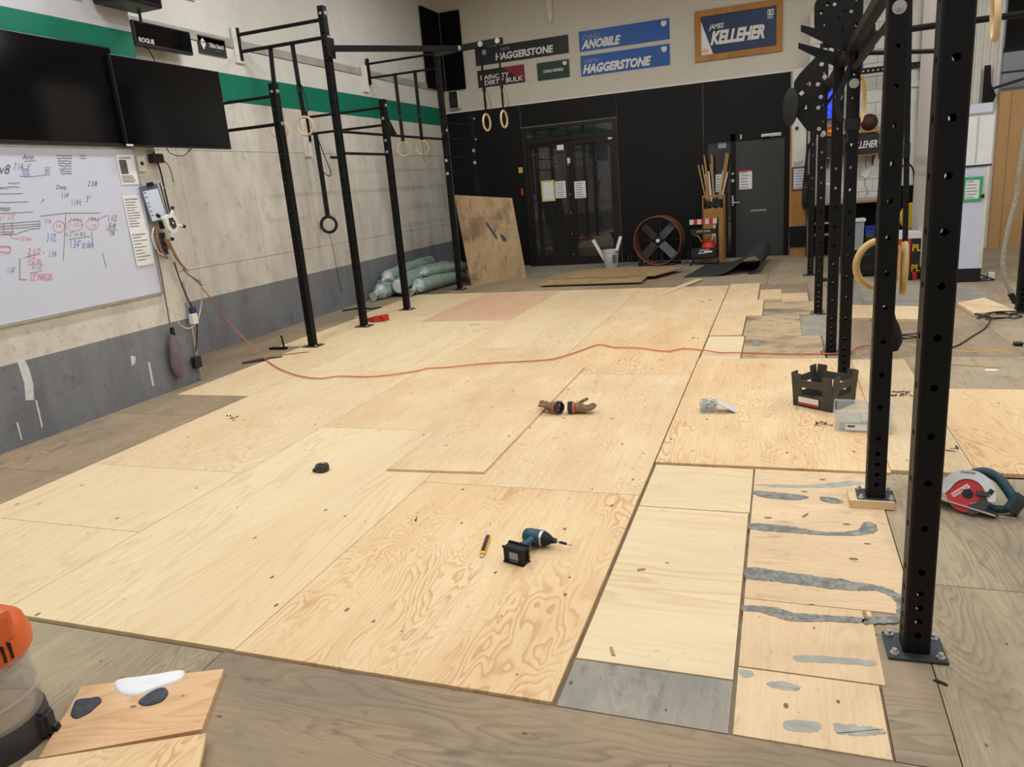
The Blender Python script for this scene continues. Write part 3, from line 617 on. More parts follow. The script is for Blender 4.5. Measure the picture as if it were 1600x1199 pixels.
# ---- right rig
rr = thing('pull_up_rig', 'black steel pull-up rig with drilled square posts on the right of the plywood', 'pull-up rig', (1.08, 4.0, 0))
u1 = upright(rr, 1.082, .80, 3.0, z0=FZ + .002, plate=.175, rotp=0); u1.rotation_euler = (0, 0, .03)
u2 = upright(rr, 1.085, 1.96, 3.0, plate=.165, bolts=[(2.115, 'f', .017)], z0=.024)
u3 = upright(rr, 1.108, 4.19, 2.76, plate=.15, bolts=[(2.04, 'f', .02)])
u4 = upright(rr, 1.066, 4.99, 2.76, plate=.15, z0=FZ + .002, bolts=[(2.38, 'f', .018), (2.02, 'f', .018), (2.66, 'f', .02)])
u5 = upright(rr, 1.045, 6.84, 2.66, plate=.15, z0=FZ + .004, bolts=[(2.58, 'f', .022), (2.35, 'f', .018), (1.82, 'f', .02)])
u6 = upright(rr, 1.07, 9.87, 2.66, plate=.2, z0=FZ + .002)
u7 = upright(rr, 2.85, 6.70, 3.5, plate=.2, z0=FZ + .002)
for a, b in ((.84, 1.92), (2.0, 4.15), (4.23, 4.95), (5.03, 6.80), (6.88, 9.83)):
    zb = 2.26 if a > 1 else 2.7
    beam(rr, (1.085, a, zb), (1.085, b, zb), .028)
    if a > 1: rod(rr, (1.10, a, 2.13), (1.10, b, 2.13), .016)
rod(rr, (1.15, 4.19, 2.335), (2.95, 4.19, 2.33), .020); rod(rr, (1.11, 4.99, 2.33), (1.80, 5.52, 2.325), .018); rod(rr, (1.10, 6.84, 2.62), (1.12, 6.84, 3.4), .03, 'riser'); rod(rr, (1.10, 6.84, 3.38), (2.86, 6.70, 3.38), .018)
def ball_target(rig, X, Y, z, k_=1.0, flip=1, disc=True):
    po = [(0, .40), (-.05, .40), (-.22, .24), (-.27, .17), (-.27, -.02), (-.26, -.13), (-.14, -.30), (0, -.37)]
    hl = [[(-.16, .14), (-.13, .17), (-.10, .14), (-.13, .11)], [(-.23, .06), (-.19, .09), (-.165, .06), (-.20, .03)], [(-.17, -.10), (-.13, -.10), (-.15, -.05)]]
    f = lambda pl: [(X + a * k_ * flip, z + b * k_) for a, b in pl]
    gusset(rig, f(po), Y - .05, holes=[f(h) for h in hl]); gusset(rig, f(po), Y + .045, holes=[f(h) for h in hl])
    L = rig.location
    for a, b in ((-.02, .30), (-.05, .12), (-.02, .0), (-.04, -.10), (-.03, -.30), (-.02, .37))[:6 if k_ == 1 else 2]:
        p = Vector((X + a * k_ * flip, Y - .051, z + b * k_)) - L; MB().cyl(p, p + Vector((0, -.004, 0)), .020 * k_, 16).cyl(p, p + Vector((0, -.014, 0)), .012 * k_, 6).build('bolt', 'bolt_zinc', rig)
    if not disc: return
    c = Vector((X - .30 * k_ * flip, Y, z - .06)) - L
    MB().lathe([(0, -.012), (.17, -.012), (.185, 0), (.17, .012), (0, .012)], c, (-.93 * flip, -.36, 0), 32).build('target_disc', 'rubber', rig, smooth=True)
ball_target(rr, 1.04, 6.84, 2.17); ball_target(rr, 1.05, 4.99, 2.60, .62, disc=False); ball_target(rr, 1.10, 4.19, 2.42, .5, disc=False)
# wedge plates where the beams meet the near pair of posts
for Y, z in ((4.15, 2.24), (4.95, 2.24)):
    MB().prism([(0, 0), (-.26, .16), (-.26, .20), (0, .10)], (1.03 - 1.08, Y - .045 - 4, z), (1, 0, 0), (0, 0, 1), (0, .01, 0)).build('gusset_plate', 'black_steel', rr)
    MB().prism([(0, -.12), (.10, 0), (.10, .14), (0, .14)], (1.12 - 1.08, Y - .045 - 4, z), (1, 0, 0), (0, 0, 1), (0, .01, 0)).build('gusset_plate', 'black_steel', rr)
blk = thing('packing_board', 'plywood packing pad under the base plate of second drilled post', 'board', (1.075, 1.96, FZ)); MB().box(-.105, .085, -.08, .075, .005, .0425).build('pad', 'ply_stained', blk)

g4 = 'rings on the near right posts'
ring_set('tan wooden gym ring hanging just left of the second drilled post', (1.078, 2.16, 1.085), (.45, -1, 0), (1.112, 2.20, 2.24), g4, 'ring_wood_warm', .105, .0155, wd=(1, .3, 0), width=.011)
ring_set('tan wooden gym ring hanging edge-on right of the second drilled post', (1.168, 2.06, 1.075), (1, -.10, 0), (1.135, 2.06, 2.24), g4, 'ring_wood_warm', .105, .0155, wd=(1, .3, 0), width=.011)
ring_set('pale wooden gym ring at the top right corner seen edge-on', (1.67, 3.10, 2.19), (1, -.12, .04), (1.62, 3.3, 2.95), g4, 'ring_wood', .105, .016)
ring_set('tan wooden gym ring mostly hidden behind the third drilled post', (1.165, 4.38, 1.95), (1, -.3, 0), (1.15, 4.35, 2.24), g4, 'ring_wood_warm', .15, .014)
t = thing('weight_bag', 'black drop-shaped weight hanging low behind the second drilled post', 'weight', (1.135, 2.10, .78))
MB().lathe([(.0, -.09), (.035, -.085), (.05, -.05), (.05, -.02), (.035, .03), (.02, .06), (.012, .09), (0, .095)], seg=16).build('bag', 'strap_black', t, smooth=True)
MB().strip([(0, 0, .09), (.0, 0, .60), (-.02, .02, 1.45)], (1, .2, 0), .012, .003).build('strap', 'strap_black', t)
t = thing('weight_belt', 'black belt with steel chain buckled round the third drilled post', 'belt', (1.108, 4.19, 1.78))
MB().lathe([(.060, -.04), (.065, -.04), (.068, .0), (.065, .04), (.060, .04)], seg=4, cap=False).build('belt_loop', 'strap_black', t, smooth=True)
MB().strip(spline([(-.07, -.03, .03), (-.10, -.03, .16), (-.03, -.05, .36), (-.01, -.05, .46)], 5), (1, 0, 0), .02, .004).build('hanging_strap', 'strap_black', t)
MB().tube(spline([(-.05, -.07, -.02), (-.03, -.08, -.09), (-.055, -.08, -.14), (-.04, -.08, -.22), (-.045, -.07, -.6), (-.05, -.07, -1.0)], 5), .005, 6).build('chain', 'dark_steel', t)

# ================================================================== LEFT BAY: screens, whiteboard, cables
def on_bay(px, py, X=XB + .03): return px_(px, py, X)
UY, UZ = Vector((0, 1, 0)), Vector((0, 0, 1))
def screen(label, y0, y1, z0, z1, X, th=.05, arm=None):
    t = thing('wall_screen', label, 'television', (X, (y0 + y1) / 2, z0)); hy = (y1 - y0) / 2; h = z1 - z0
    MB().bbox(-th, 0, -hy, hy, 0, h, .006).build('casing', 'black_plastic', t)
    MB().box(0, .003, -hy + .010, hy - .010, .018, h - .010).build('display', 'screen_black', t)
    MB().box(0, .004, -hy + .010, hy - .010, .004, .010).build('bottom_bezel', 'dark_steel', t)
    MB().bbox(-th - .03, -th, -hy * .4, hy * .4, h * .25, h * .75, .004).build('mount_plate', 'dark_steel', t)
    if arm: MB().obox((-th - .06, arm, h * .5), (.05, 0, 0), (0, .06, 0), (0, 0, .08)).build('mount_arm', 'dark_steel', t)
    return t
screen('large black wall screen cut by the left edge, above the whiteboard', 2.25, 3.61, 2.17, 2.945, XB + .06, .05)
t = screen('large black wall screen overlapping its neighbour, over the wall corner', 3.54, 4.845, 2.155, 2.885, XB + .11, .045, -.4)
MB().box(.002, .006, -.672, -.60, .004, .018).build('rating_sticker', 'paper', t)
MB().tube(spline([(-.02, -.20, -.0), (-.02, -.16, -.05), (-.02, -.02, -.07), (-.02, .08, -.02), (-.02, .12, .01)], 5), .004, 5).build('cable', 'black_cord', t)
a = px_(204, 33, -5.38); b = px_(303, 88, -5.38)
ck = thing('wall_timer', 'black digital gym timer with white lettering above the second screen', 'timer', (-5.44, 5.22, 3.225), (0, 0, 0))
cy0, cz0, cz1 = px_(215, 75, -5.38).y, 3.16, 3.37
cw = px_(303, 88, -5.38).y - cy0; oy = cy0 - 5.22
MB().bbox(0, .06, oy, oy + cw, 0, .235, .005).build('casing', 'black_plastic', ck)
MB().box(.06, .062, oy + .015, oy + cw - .015, .03, .222).build('display', 'screen_black', ck)
text('lettering', 'ROGUE', (.064, oy + .035, .035), UY * .20, UZ * .045, 'letter_white', ck, 0, .02)
MB().bbox(-.12, 0, oy + .03, oy + .09, .05, .18, .004).build('bracket', 'dark_steel', ck)
MB().tube(spline([(.03, oy + .12, 0), (.05, oy + .16, -.03), (.04, oy + .24, -.16)], 4), .006, 5).build('cable', 'black_cord', ck)
sg = thing('wall_sign', 'small black sign with a white crest high on the left wall', 'sign', (XL + .03, 5.84, 3.33))
MB().box(-.014, .0, .0, .455, -.0, .165).build('board', 'sign_black', sg)
for z0 in (-.014, .163): MB().box(-.014, .004, -.004, .459, z0, z0 + .016).build('edging', 'sign_green', sg)
MB().prism([(.05, .13), (.075, .148), (.10, .13), (.115, .085), (.09, .05), (.075, .025), (.06, .05), (.038, .085)], (.001, 0, 0), UY, UZ, (.002, 0, 0)).build('crest', 'letter_white', sg)
MB().prism([(.055, .10), (.066, .118), (.075, .106), (.086, .122), (.098, .10)], (.0035, 0, 0), UY, UZ, (.001, 0, 0)).build('crest_mark', 'sign_black', sg)
text('lettering', 'Dillon Savard', (.002, .18, .065), UY * .235, UZ * .05, 'letter_white', sg, 0, .02)
text('small_lettering', 'member of the', (.002, .26, .03), UY * .10, UZ * .016, 'letter_dim', sg)
t = thing('wall_loudspeaker', 'black box loudspeaker cut by the top edge above the timer', 'speaker', (XB + .02, 3.56, 3.27))
MB().bbox(0, .30, 0, .46, 0, .42, .02).build('cabinet', 'black_plastic', t); MB().box(.30, .306, .03, .43, .03, .39).build('grille', 'cloth_black', t); MB().cyl((.05, .44, -.08), (.05, .44, .02), .012).build('hanger', 'dark_steel', t)
t = thing('wall_sign', 'grey board touching the top edge high on the bay wall', 'sign', (XB + .002, 3.05, 3.29)); MB().box(0, .012, 0, .42, 0, .3).build('board', 'grey_panel', t)
t = thing('wall_sign', 'grey board touching the top edge on the upper left wall', 'sign', (XL + .002, 5.62, 3.86)); MB().box(0, .012, 0, .30, 0, .3).build('board', 'grey_panel', t)
# whiteboard
XW = XB + .022
wb = thing('whiteboard', 'wide whiteboard covered in red, blue and black marker notes', 'whiteboard', (XB, 2.4, .90))
MB().box(.002, .020, -1.2, 1.27, 0, 1.24).build('board', 'whiteboard', wb)
for q in ((-1.215, 1.285, -.02, 0), (-1.215, 1.285, 1.24, 1.255)): MB().box(.0, .028, *q).build('frame_rail', 'alu', wb)
for q in ((-1.215, -1.2, 0, 1.24), (1.27, 1.285, 0, 1.24)): MB().box(.0, .026, *q).build('frame_stile', 'alu', wb)
inks = {c: MB() for c in ('black', 'blue', 'red', 'green')}
def W(px, py): return on_bay(px, py, XW) - wb.location
def wtext(c, s, x0, y0, x1, y1, sh=.25):
    o = W(x0, y1); add_text(inks[c], s, o, W(x1, y1) - o, W(x0, y0) - o, sh, -.007)
def wline(c, pts, r=.0035): inks[c].strip([W(*p) for p in pts], (0, .6, .8) if abs(pts[0][0] - pts[-1][0]) > abs(pts[0][1] - pts[-1][1]) else (0, 1, .2), r, .001)
def wcirc(c, x, y, a, b): wline_pts = [(x + a * math.cos(i * .42), y + b * math.sin(i * .42)) for i in range(16)]; inks[c].tube([W(*p) for p in wline_pts], .0014, 4)
def wscrib(c, x0, x1, y, seed=1):
    rng = random.Random(seed); n = max(4, int((x1 - x0) / 1.2)); inks[c].tube([W(x0 + (x1 - x0) * i / n, y + rng.uniform(-1.2, 1.2)) for i in range(n + 1)], .0016, 4)
for it in [('black', 'Amn', 35, 241, 53, 249), ('blue', '7 1/4', 22, 255, 36, 266), ('red', '8"', 43, 256, 49, 262), ('black', 'Deep', 88, 289, 104, 298), ('black', '2 5/8', 137, 283, 152, 291),
           ('black', '3 1/4"', 96, 301, 108, 310), ('blue', '1 1/4 ft', 112, 311, 127, 321), ('green', '3"', 134, 306, 142, 316), ('green', '?', 64, 311, 69, 318), ('red', '2 1/2"', 12, 334, 24, 343), ('red', '1"', 0, 338, 6, 345),
           ('red', '1 1/2 max', 28, 369, 49, 376), ('red', '2 1/2 -', 43, 388, 69, 398), ('red', '1/2 in', 44, 402, 63, 411), ('green', 'x1 1/2"', 50, 413, 67, 421), ('red', '1/2" MARGIN', 48, 427, 82, 439), ('blue', '3 1/2', 73, 365, 87, 378),
           ('blue', '1 3/4" to 6in', 110, 375, 144, 388), ('green', 'x 2" or 8.5', 102, 362, 134, 369), ('black', '1 1/2', 169, 336, 182, 346), ('black', '-5/8', 167, 349, 181, 357), ('black', '7/8', 171, 361, 179, 368), ('blue', '.1 3/4', 75, 392, 88, 402),
           ('blue', '1 1/4"', 12, 417, 24, 428), ('green', '2 1/4 in', 108, 340, 128, 346), ('red', '1 1/2 in', 109, 348, 130, 354), ('green', '1 3/4 in', 138, 339, 155, 346), ('red', '1/2', 143, 350, 150, 355), ('green', '7 1/4', 70, 342, 80, 350), ('red', '1/4', 88, 350, 95, 356), ('black', 'we)', 0, 290, 12, 298), ('black', 'measure', 0, 324, 16, 330), ('black', 'v8', 0, 257, 16, 272)]:
    wtext(*it)
for i in range(8): wscrib('black', 88 + i, 112, 243 + i * 4.1, i)
for i in range(2): wscrib('black', 125, 135, 243 + i * 4.2, 20 + i)
for i in range(4): wscrib('blue', 35, 46, 264 + i * 3.6, 30 + i); wscrib('blue', 70, 78, 262 + i * 3.6, 40 + i)
for i in range(2): wscrib('red', 0, 16, 386 + i * 8, 50 + i); wscrib('blue', 13, 30, 286 + i * 6, 60 + i)
for c, pts in [('black', [(38, 252), (57, 251)]), ('blue', [(30, 275), (50, 276), (72, 273)]), ('black', [(0, 303), (36, 302.5)]), ('black', [(0, 316.5), (44, 315.5)]), ('black', [(0, 334), (52, 331)]), ('black', [(63, 338), (103, 333), (157, 333)]), ('green', [(103, 333), (99, 408)]), ('black', [(143, 362), (146, 388)]), ('black', [(160, 395), (166, 418)]),
               ('black', [(0, 350), (62, 345.5), (63, 354)]), ('black', [(0, 354), (62, 350)]), ('black', [(0, 358), (48, 355)]), ('black', [(0, 367), (24, 366), (48, 358), (62, 357)]), ('black', [(48, 354), (62, 353), (62, 358)]), ('black', [(0, 363), (22, 362)]), ('black', [(108, 374), (141, 369.5)]), ('red', [(44, 400.5), (58, 398)]), ('red', [(44, 414), (66, 411)]), ('green', [(47, 427), (66, 423)]),
               ('black', [(30, 437), (42, 437)]), ('black', [(31, 437), (31, 404), (42, 402)]), ('red', [(5, 349), (7, 366)]), ('red', [(19, 348), (20, 365)]), ('red', [(5, 366), (20, 365)]), ('red', [(15, 367), (20, 372), (28, 373)]), ('black', [(166, 359), (183, 359)]), ('black', [(155, 342), (168, 336)]), ('black', [(40, 402), (56, 398)]), ('red', [(0, 384), (14, 384), (17, 390), (14, 397), (0, 398)])]: wline(c, pts, .0018)
wcirc('red', 92, 354, 9, 9); wcirc('red', 117, 352, 13, 9); wcirc('red', 144, 350, 10, 9)
for c, mb in inks.items(): tag(mb.build('marker_notes', 'ink_' + c, wb), c + ' marker handwriting' if c != 'green' else 'faded grey-green marker handwriting', None, kind='stuff')
def bay_paper(label, tl, br, X, title=None, lines=8, dark=False):
    a, b = px_(*tl, X), px_(*br, X); t = thing('paper_notice', label, 'notice', (X, (a.y + b.y) / 2, b.z)); hw, h = (b.y - a.y) / 2, a.z - b.z
    MB().box(-.002, 0, -hw, hw, 0, h).build('page', 'paper', t)
    ln = MB(); rng = random.Random(lines)
    for i in range(lines): z = h * (.80 - .74 * i / lines) if not dark else h * (.28 - .26 * i / lines); ln.box(.0, .001, -hw * .85, -hw * .85 + hw * rng.uniform(.8, 1.6), z, z + .006)
    tag(ln.build('print', 'print_grey', t), None, None, kind='stuff')
    if title: text('heading', title, (.001, -hw * .85, h * .87), UY * hw * 1.5, UZ * h * .06, 'ink_black', t, 0, .02)
    if dark:
        MB().bbox(0, .002, -hw * .8, hw * .05, h * .36, h * .84, .0008).build('device_picture', 'print_grey', t); MB().box(.002, .003, -hw * .5, -hw * .2, h * .58, h * .70).build('device_screen', 'ink_black', t)
    return t
bay_paper('instruction sheet with a dark remote picture at whiteboard top right', (181, 242), (217, 288), XW + .004, 'YOUR INSTRUMENT', 5, True)
bay_paper('coach reminder sheet in the middle of the whiteboard right edge', (191, 306), (229, 360), XW + .004, 'Coach Reminders', 10)
bay_paper('coaches list sheet lowest on the whiteboard right edge', (203, 362), (241, 412), XW + .008, 'Coaches', 8)
a = px_(214, 246, XB + .03); t = thing('wall_switch', 'cream wall control beside the top of the whiteboard', 'switch', (XB, a.y, a.z - .12)); MB().bbox(0, .028, 0, .085, 0, .125, .005).build('cover', 'pvc_white', t); MB().box(.028, .031, .03, .06, .055, .085).build('button', 'black_plastic', t)
# clipboard
cs = [px_(*q, XB + .045) for q in ((217, 292), (246, 286), (262, 342), (236, 349))]
t = thing('clipboard', 'blue-grey clipboard with a white form hung beside the whiteboard', 'clipboard', cs[3]); L = [c - cs[3] for c in cs]; u, v = L[2] - L[3], L[0] - L[3]
MB().prism([(0, 0), (1, 0), (1, 1), (0, 1)], (0, 0, 0), u, v, (.008, 0, 0)).build('board', 'clip_frame', t)
MB().prism([(.07, .04), (.93, .04), (.93, .86), (.07, .86)], (.008, 0, 0), u, v, (.002, 0, 0)).build('form', 'paper_blue', t)
MB().prism([(.4, .95), (.75, .95), (.75, 1.06), (.4, 1.06)], (.008, 0, 0), u, v, (.012, 0, 0)).build('clip', 'black_plastic', t)
mk = MB()
for q in (.8, .68, .52, .42, .3, .18): mk.prism([(.12, q), (.22, q), (.22, q + .03), (.12, q + .03)], (.0105, 0, 0), u, v, (.0008, 0, 0))
tag(mk.build('tick_marks', 'ink_black', t), None, None, kind='stuff')
# white device with four black feet
dc = px_(264, 350, XB + .12); t = thing('wall_bracket_device', 'white four-armed device with dark window on the wall bay corner', 'device', dc)
q = [(-.075, .05), (-.02, .085), (.03, .08), (.065, .04), (.075, -.03), (.045, -.075), (0, -.085), (-.05, -.05)]
MB().prism(q, (0, 0, 0), UY, UZ, (.035, 0, 0)).build('body', 'white_paint', t)
MB().prism([(-.03, .05), (.02, .055), (.045, .01), (.045, -.035), (0, -.05), (-.03, -.01)], (.035, 0, 0), UY, UZ, (.004, 0, 0)).build('window', 'charcoal_plastic', t)
MB().box(.04, .042, 0, .02, 0, .012).build('mark', 'paper', t)
for (y, z) in ((-.11, .07), (.055, .12), (.14, -.03), (-.01, -.12)):
    ar = MB().tube([(.015, y * .45, z * .45), (.015, y, z)], [.018, .011], 8).build('arm', 'white_paint', t); d = Vector((0, y, z)).normalized() * .03; MB().cyl((.015, y, z), Vector((.015, y, z)) + d, .016, 10).build('foot', 'black_plastic', ar)
MB().box(-.085, 0, -.03, .03, -.04, .03).build('wall_mount', 'dark_steel', t)
a = px_(250, 364, XB + .06); t = thing('power_strip', 'grey power strip with dark sockets below the white device', 'power strip', (XB + .005, a.y, a.z - .2)); MB().bbox(0, .04, 0, .075, 0, .2, .006).build('body', 'charcoal_plastic', t)
for i in range(3): MB().box(.04, .043, .018, .055, .02 + i * .06, .06 + i * .06).build('socket', 'black_plastic', t)
# hanging cords on the bay corner
def bay_cord(label, pts, r, mat, X=XB + .05, cat='cable', name='hanging_cable', group='cords on the wall bay corner'):
    P = [px_(p[0], p[1], X if len(p) < 3 else XB + p[2]) for p in pts]; o = MB().tube([q - P[0] for q in spline(P, 5)], r, 6).build(name, mat, None, True, loc=P[0]); return tag(o, label, cat, group)
bay_cord('brown cord bundle strand falling left of the power strip', [(243, 352), (246, 372), (252, 392), (262, 404)], .014, 'brown_cord')
bay_cord('thick brown cord sweeping down right to the orange cord', [(256, 372), (268, 392), (282, 412), (300, 432), (315, 446, .25)], .012, 'brown_cord')
bay_cord('second brown cord beside the thick one', [(262, 374), (275, 400), (290, 425), (312, 440, .25)], .010, 'brown_cord')
bay_cord('white cord looping from power strip down beside the whiteboard', [(240, 356), (238, 372), (246, 392), (256, 400)], .007, 'white_cord')
bay_cord('white cord falling right of the power strip to the cord knot', [(262, 378), (268, 396), (276, 410), (296, 428), (312, 442, .2)], .006, 'white_cord')
bay_cord('white cord making a big loop over the grey band', [(314, 448, .2), (315, 470), (309, 500), (297, 513), (283, 509), (275, 495), (271, 475), (262, 455), (256, 420)], .005, 'white_cord')
bay_cord('thin grey cord hanging straight to the cloth bag', [(244, 390), (252, 430), (259, 470), (265, 505)], .006, 'grey_cord')
bay_cord('thin dark cord down the bay edge to the black adaptor', [(272, 410), (284, 445), (295, 470), (305, 490), (308, 515), (306, 550)], .006, 'black_cord')
bay_cord('dark cable rising along the bay edge behind the clipboard', [(268, 342), (258, 300), (250, 265), (240, 238)], .008, 'black_cord')
bay_cord('grey cable rising along the bay edge beside the dark one', [(264, 340), (255, 305), (249, 285)], .008, 'grey_cord')
bay_cord('short white cable end poking right of the clipboard top', [(246, 283), (258, 296), (268, 300)], .005, 'white_cord')
bay_cord('upright grey conduit on the bay corner', [(286, 440), (292, 470), (298, 500), (304, 535), (310, 570), (316, 594)], .012, 'grey_ledge', XB + .018, 'conduit', 'conduit')
a = px_(300, 480, XB + .05); t = thing('plug_block', 'blue and white plug block hanging on the bay corner', 'plug', a); MB().bbox(-.02, .02, -.03, .03, -.12, .0, .006).build('body', 'sign_navy', t); MB().bbox(-.018, .03, -.05, .02, -.16, -.06, .006).build('white_plug', 'white_paint', t)
a = px_(308, 567, XB + .06); t = thing('power_adaptor', 'black power adaptor hanging above the floor at the bay corner', 'adaptor', a); MB().bbox(-.03, .02, -.045, .045, -.05, .06, .008).build('body', 'black_plastic', t)
t = thing('junction_box', 'dark cable box under the second screen at the bay corner', 'box', px_(243, 246, XB + .05)); MB().bbox(-.04, .03, -.05, .07, -.05, .03, .008).build('body', 'black_plastic', t); MB().tube(spline([(.0, .05, 0), (.02, .12, -.08), (.01, .15, -.22)], 4), .006, 5).build('lead', 'brown_cord', t)
# cloth bag
a = px_(268, 512, XB + .05); t = thing('cloth_bag', 'dusty purple-grey cloth bag hanging on a cord at the bay', 'bag', a)
MB().lathe([(.016, .0), (.02, -.03), (.024, -.07)], seg=12).build('neck', 'black_plastic', t)
bm_ = MB().lathe([(.022, -.06), (.04, -.12), (.05, -.22), (.058, -.34), (.056, -.42), (.035, -.47), (0, -.48)], seg=14)
bm_.v = [(v[0] * .75, v[1] * (1 + .12 * math.sin(v[2] * 31)) + .03 * math.sin(v[2] * 5), v[2]) for v in bm_.v]; bm_.build('sack', 'bag_cloth', t, True)

# orange extension cord across the floor
path = [px_(316, 450, XB + .2)] + [pz(340, 480, .55), pz(372, 520, .25), pz(404, 550, .06)] + [pz(x, y, .012) for x, y in ((420, 566), (440, 578), (470, 588), (500, 591.5), (530, 588), (570, 589), (610, 586), (650, 580), (668, 576), (700, 574), (760, 568), (850, 563), (880, 557), (905, 549), (935, 539), (962, 543), (1000, 544), (1040, 549), (1068, 545), (1098, 547))] + [pz(x, y, .006) for x, y in ((1125, 551), (1160, 551), (1230, 553), (1285, 553), (1325, 551), (1338, 543), (1352, 540), (1395, 537))]
o = MB().tube([q - path[0] for q in spline(path, 6)], .0058, 7).build('floor_cord', 'orange_cord', None, True, loc=path[0]); tag(o, 'long orange extension cord running across the plywood from the left wall', 'cord')
P = [pz(x, y, -.01) for x, y in ((1420, 538), (1445, 544), (1492, 549), (1530, 550), (1575, 547), (1586, 541))]; o = MB().tube([q - P[0] for q in spline(P, 6)], .0065, 6).build('floor_cord', 'yellow_cord', None, True, loc=P[0]); tag(o, 'short tan cord on the old floor ending in a black plug', 'cord')
t = thing('cord_plug', 'black cord plug lying at the right edge on old floor', 'plug', pz(1590, 541, FZ)); MB().cyl((-.03, 0, .02), (.03, 0, .02), .02, 10).tube([(.03, 0, .02), (.2, .0, .012)], .008).build('body', 'black_plastic', t)
def heap(label, c, a, b, n, seed, r=.006, lead=None):
    rng = random.Random(seed); c = Vector(c); pts = [Vector((math.cos(i * .8) * a * rng.uniform(.4, 1.1), math.sin(i * .8) * b * rng.uniform(.4, 1.1), .01 + .03 * rng.random())) for i in range(n)]
    o = MB().tube(spline(pts + [Vector(q) - c for q in (lead or [])], 5), r, 5).build('cord_heap', 'black_cord', None, True, loc=c); return tag(o, label, 'cord')
heap('tangle of thin black cord behind the nearest post', pz(1412, 531, FZ), .20, .10, 18, 3)
heap('tangle of black cord at the foot of far right post', pz(1562, 497, FZ), .22, .16, 22, 5, lead=[pz(x, y, FZ + .01) for x, y in ((1540, 512), (1520, 525), (1500, 538), (1488, 543))])

# ================================================================== BACK WALL: signs, speakers
YS = YB - .012
def flat_sign(label, tl, br, mat, texts, Y=YS, extra=None, th=.012):
    x0, x1, z0, z1 = rect_px(tl, br, Y); t = thing('wall_sign', label, 'sign', (x0, Y, z0)); MB().box(0, x1 - x0, 0, th, 0, z1 - z0).build('board', mat, t)
    for nm, s, a, b, m_, sh, bo in texts:
        p0 = py_(a[0], b[1], Y - .002); p1 = py_(b[0], a[1], Y - .002); L = t.location
        o = Vector((py_(a[0], a[1], Y).x - L.x, -.003, p0.z - L.z))
        lo = py_(*a, Y); hi = py_(*b, Y); text(nm, s, (lo.x - L.x, -.003, hi.z - L.z), (hi.x - lo.x, 0, 0), (0, 0, lo.z - hi.z), m_, t, sh, bo)
    if extra: extra(t, x1 - x0, z1 - z0)
    return t
def crest(t, x, z, s, mat='letter_dim'): MB().prism([(-s, .3 * s), (-s * .6, s), (-s * .3, .6 * s), (0, s), (s * .3, .6 * s), (s * .6, s), (s, .3 * s), (s * .8, -s * .5), (0, -s * 1.1), (-s * .8, -s * .5)], (x, -.004, z), (1, 0, 0), (0, 0, 1), (0, .003, 0)).build('crest', mat, t)
def box_sign(label, x0, x1, z0, z1, mat, items, extra=None):
    """items: (part name, string, x, z, width, height, material, shear, bold) in fractions of the board"""
    t = thing('wall_sign', label, 'sign', (x0, YS, z0)); w_, h_ = x1 - x0, z1 - z0; MB().box(0, w_, 0, .011, 0, h_).build('board', mat, t)
    for nm, s, fx, fz, fw, fh, m_, sh, bo in items: text(nm, s, (fx * w_, -.002, fz * h_), (fw * w_, 0, 0), (0, 0, fh * h_), m_, t, sh, bo)
    if extra: extra(t, w_, h_)
    return t
def avg(tl, tr, br, bl):
    P = [py_(*q, YS) for q in (tl, tr, br, bl)]; return (P[0].x + P[3].x) / 2, (P[1].x + P[2].x) / 2, (P[2].z + P[3].z) / 2, (P[0].z + P[1].z) / 2
box_sign('long black name sign with white capitals above the glass doors', *avg((742, 80), (887, 50), (889, 84), (744, 102)), 'sign_black', [('lettering', 'HAGGERSTONE', .22, .15, .62, .42, 'letter_white', .12, .04), ('small_lettering', 'TARYN', .28, .66, .10, .17, 'letter_dim', .2, 0)], lambda t, w_, h_: crest(t, w_ * .10, h_ * .72, .05))
def red_corner(t, w_, h_): MB().prism([(.55 * w_, h_), (w_, h_), (w_, .12 * h_), (.78 * w_, .45 * h_)], (0, -.0015, 0), (1, 0, 0), (0, 0, 1), (0, .001, 0)).build('red_field', 'sign_red', t)
box_sign('dark red and black banner with two lines of white capitals', *avg((746, 110), (819, 101), (820, 129), (747, 137)), 'sign_black', [('lettering', 'RAINCITY', .06, .42, .62, .27, 'letter_white', .05, .02), ('lettering', 'DIRTY BULK', .14, .10, .82, .27, 'letter_white', .05, .02)], red_corner)
box_sign('small dark green name sign with white crest above the glass doors', *avg((839, 99), (889, 92), (890, 120), (840, 127)), 'sign_green', [('lettering', 'CHARLI ANOBILE', .19, .40, .62, .17, 'letter_white', 0, .03)], lambda t, w_, h_: crest(t, w_ * .87, h_ * .80, .04, 'letter_white'))
box_sign('upper of the two long blue name signs', *avg((904, 49), (1045, 29), (1047, 61), (906, 81)), 'sign_blue', [('lettering', 'ANOBILE', .02, .10, .45, .46, 'letter_white', .3, .05), ('small_lettering', 'CHARLI', .04, .58, .20, .24, 'letter_dim', .3, 0)], lambda t, w_, h_: crest(t, w_ * .94, h_ * .78, .05, 'letter_white'))
box_sign('lower of the two long blue name signs', *avg((907, 87), (1046, 69), (1047, 102), (908, 119)), 'sign_blue', [('lettering', 'HAGGERSTONE', .02, .10, .78, .46, 'letter_white', .3, .05), ('small_lettering', 'TARYN', .04, .60, .17, .22, 'letter_dim', .3, 0)], lambda t, w_, h_: crest(t, w_ * .94, h_ * .78, .05, 'letter_white'))
fx0, fx1, fz0, fz1 = avg((1085, 17), (1223, -1), (1223, 81), (1087, 97)); t = thing('framed_sign', 'navy name sign in a thick pine frame right of the blue signs', 'sign', (fx0, YS, fz0)); w_, h_ = fx1 - fx0, fz1 - fz0; b_ = .10
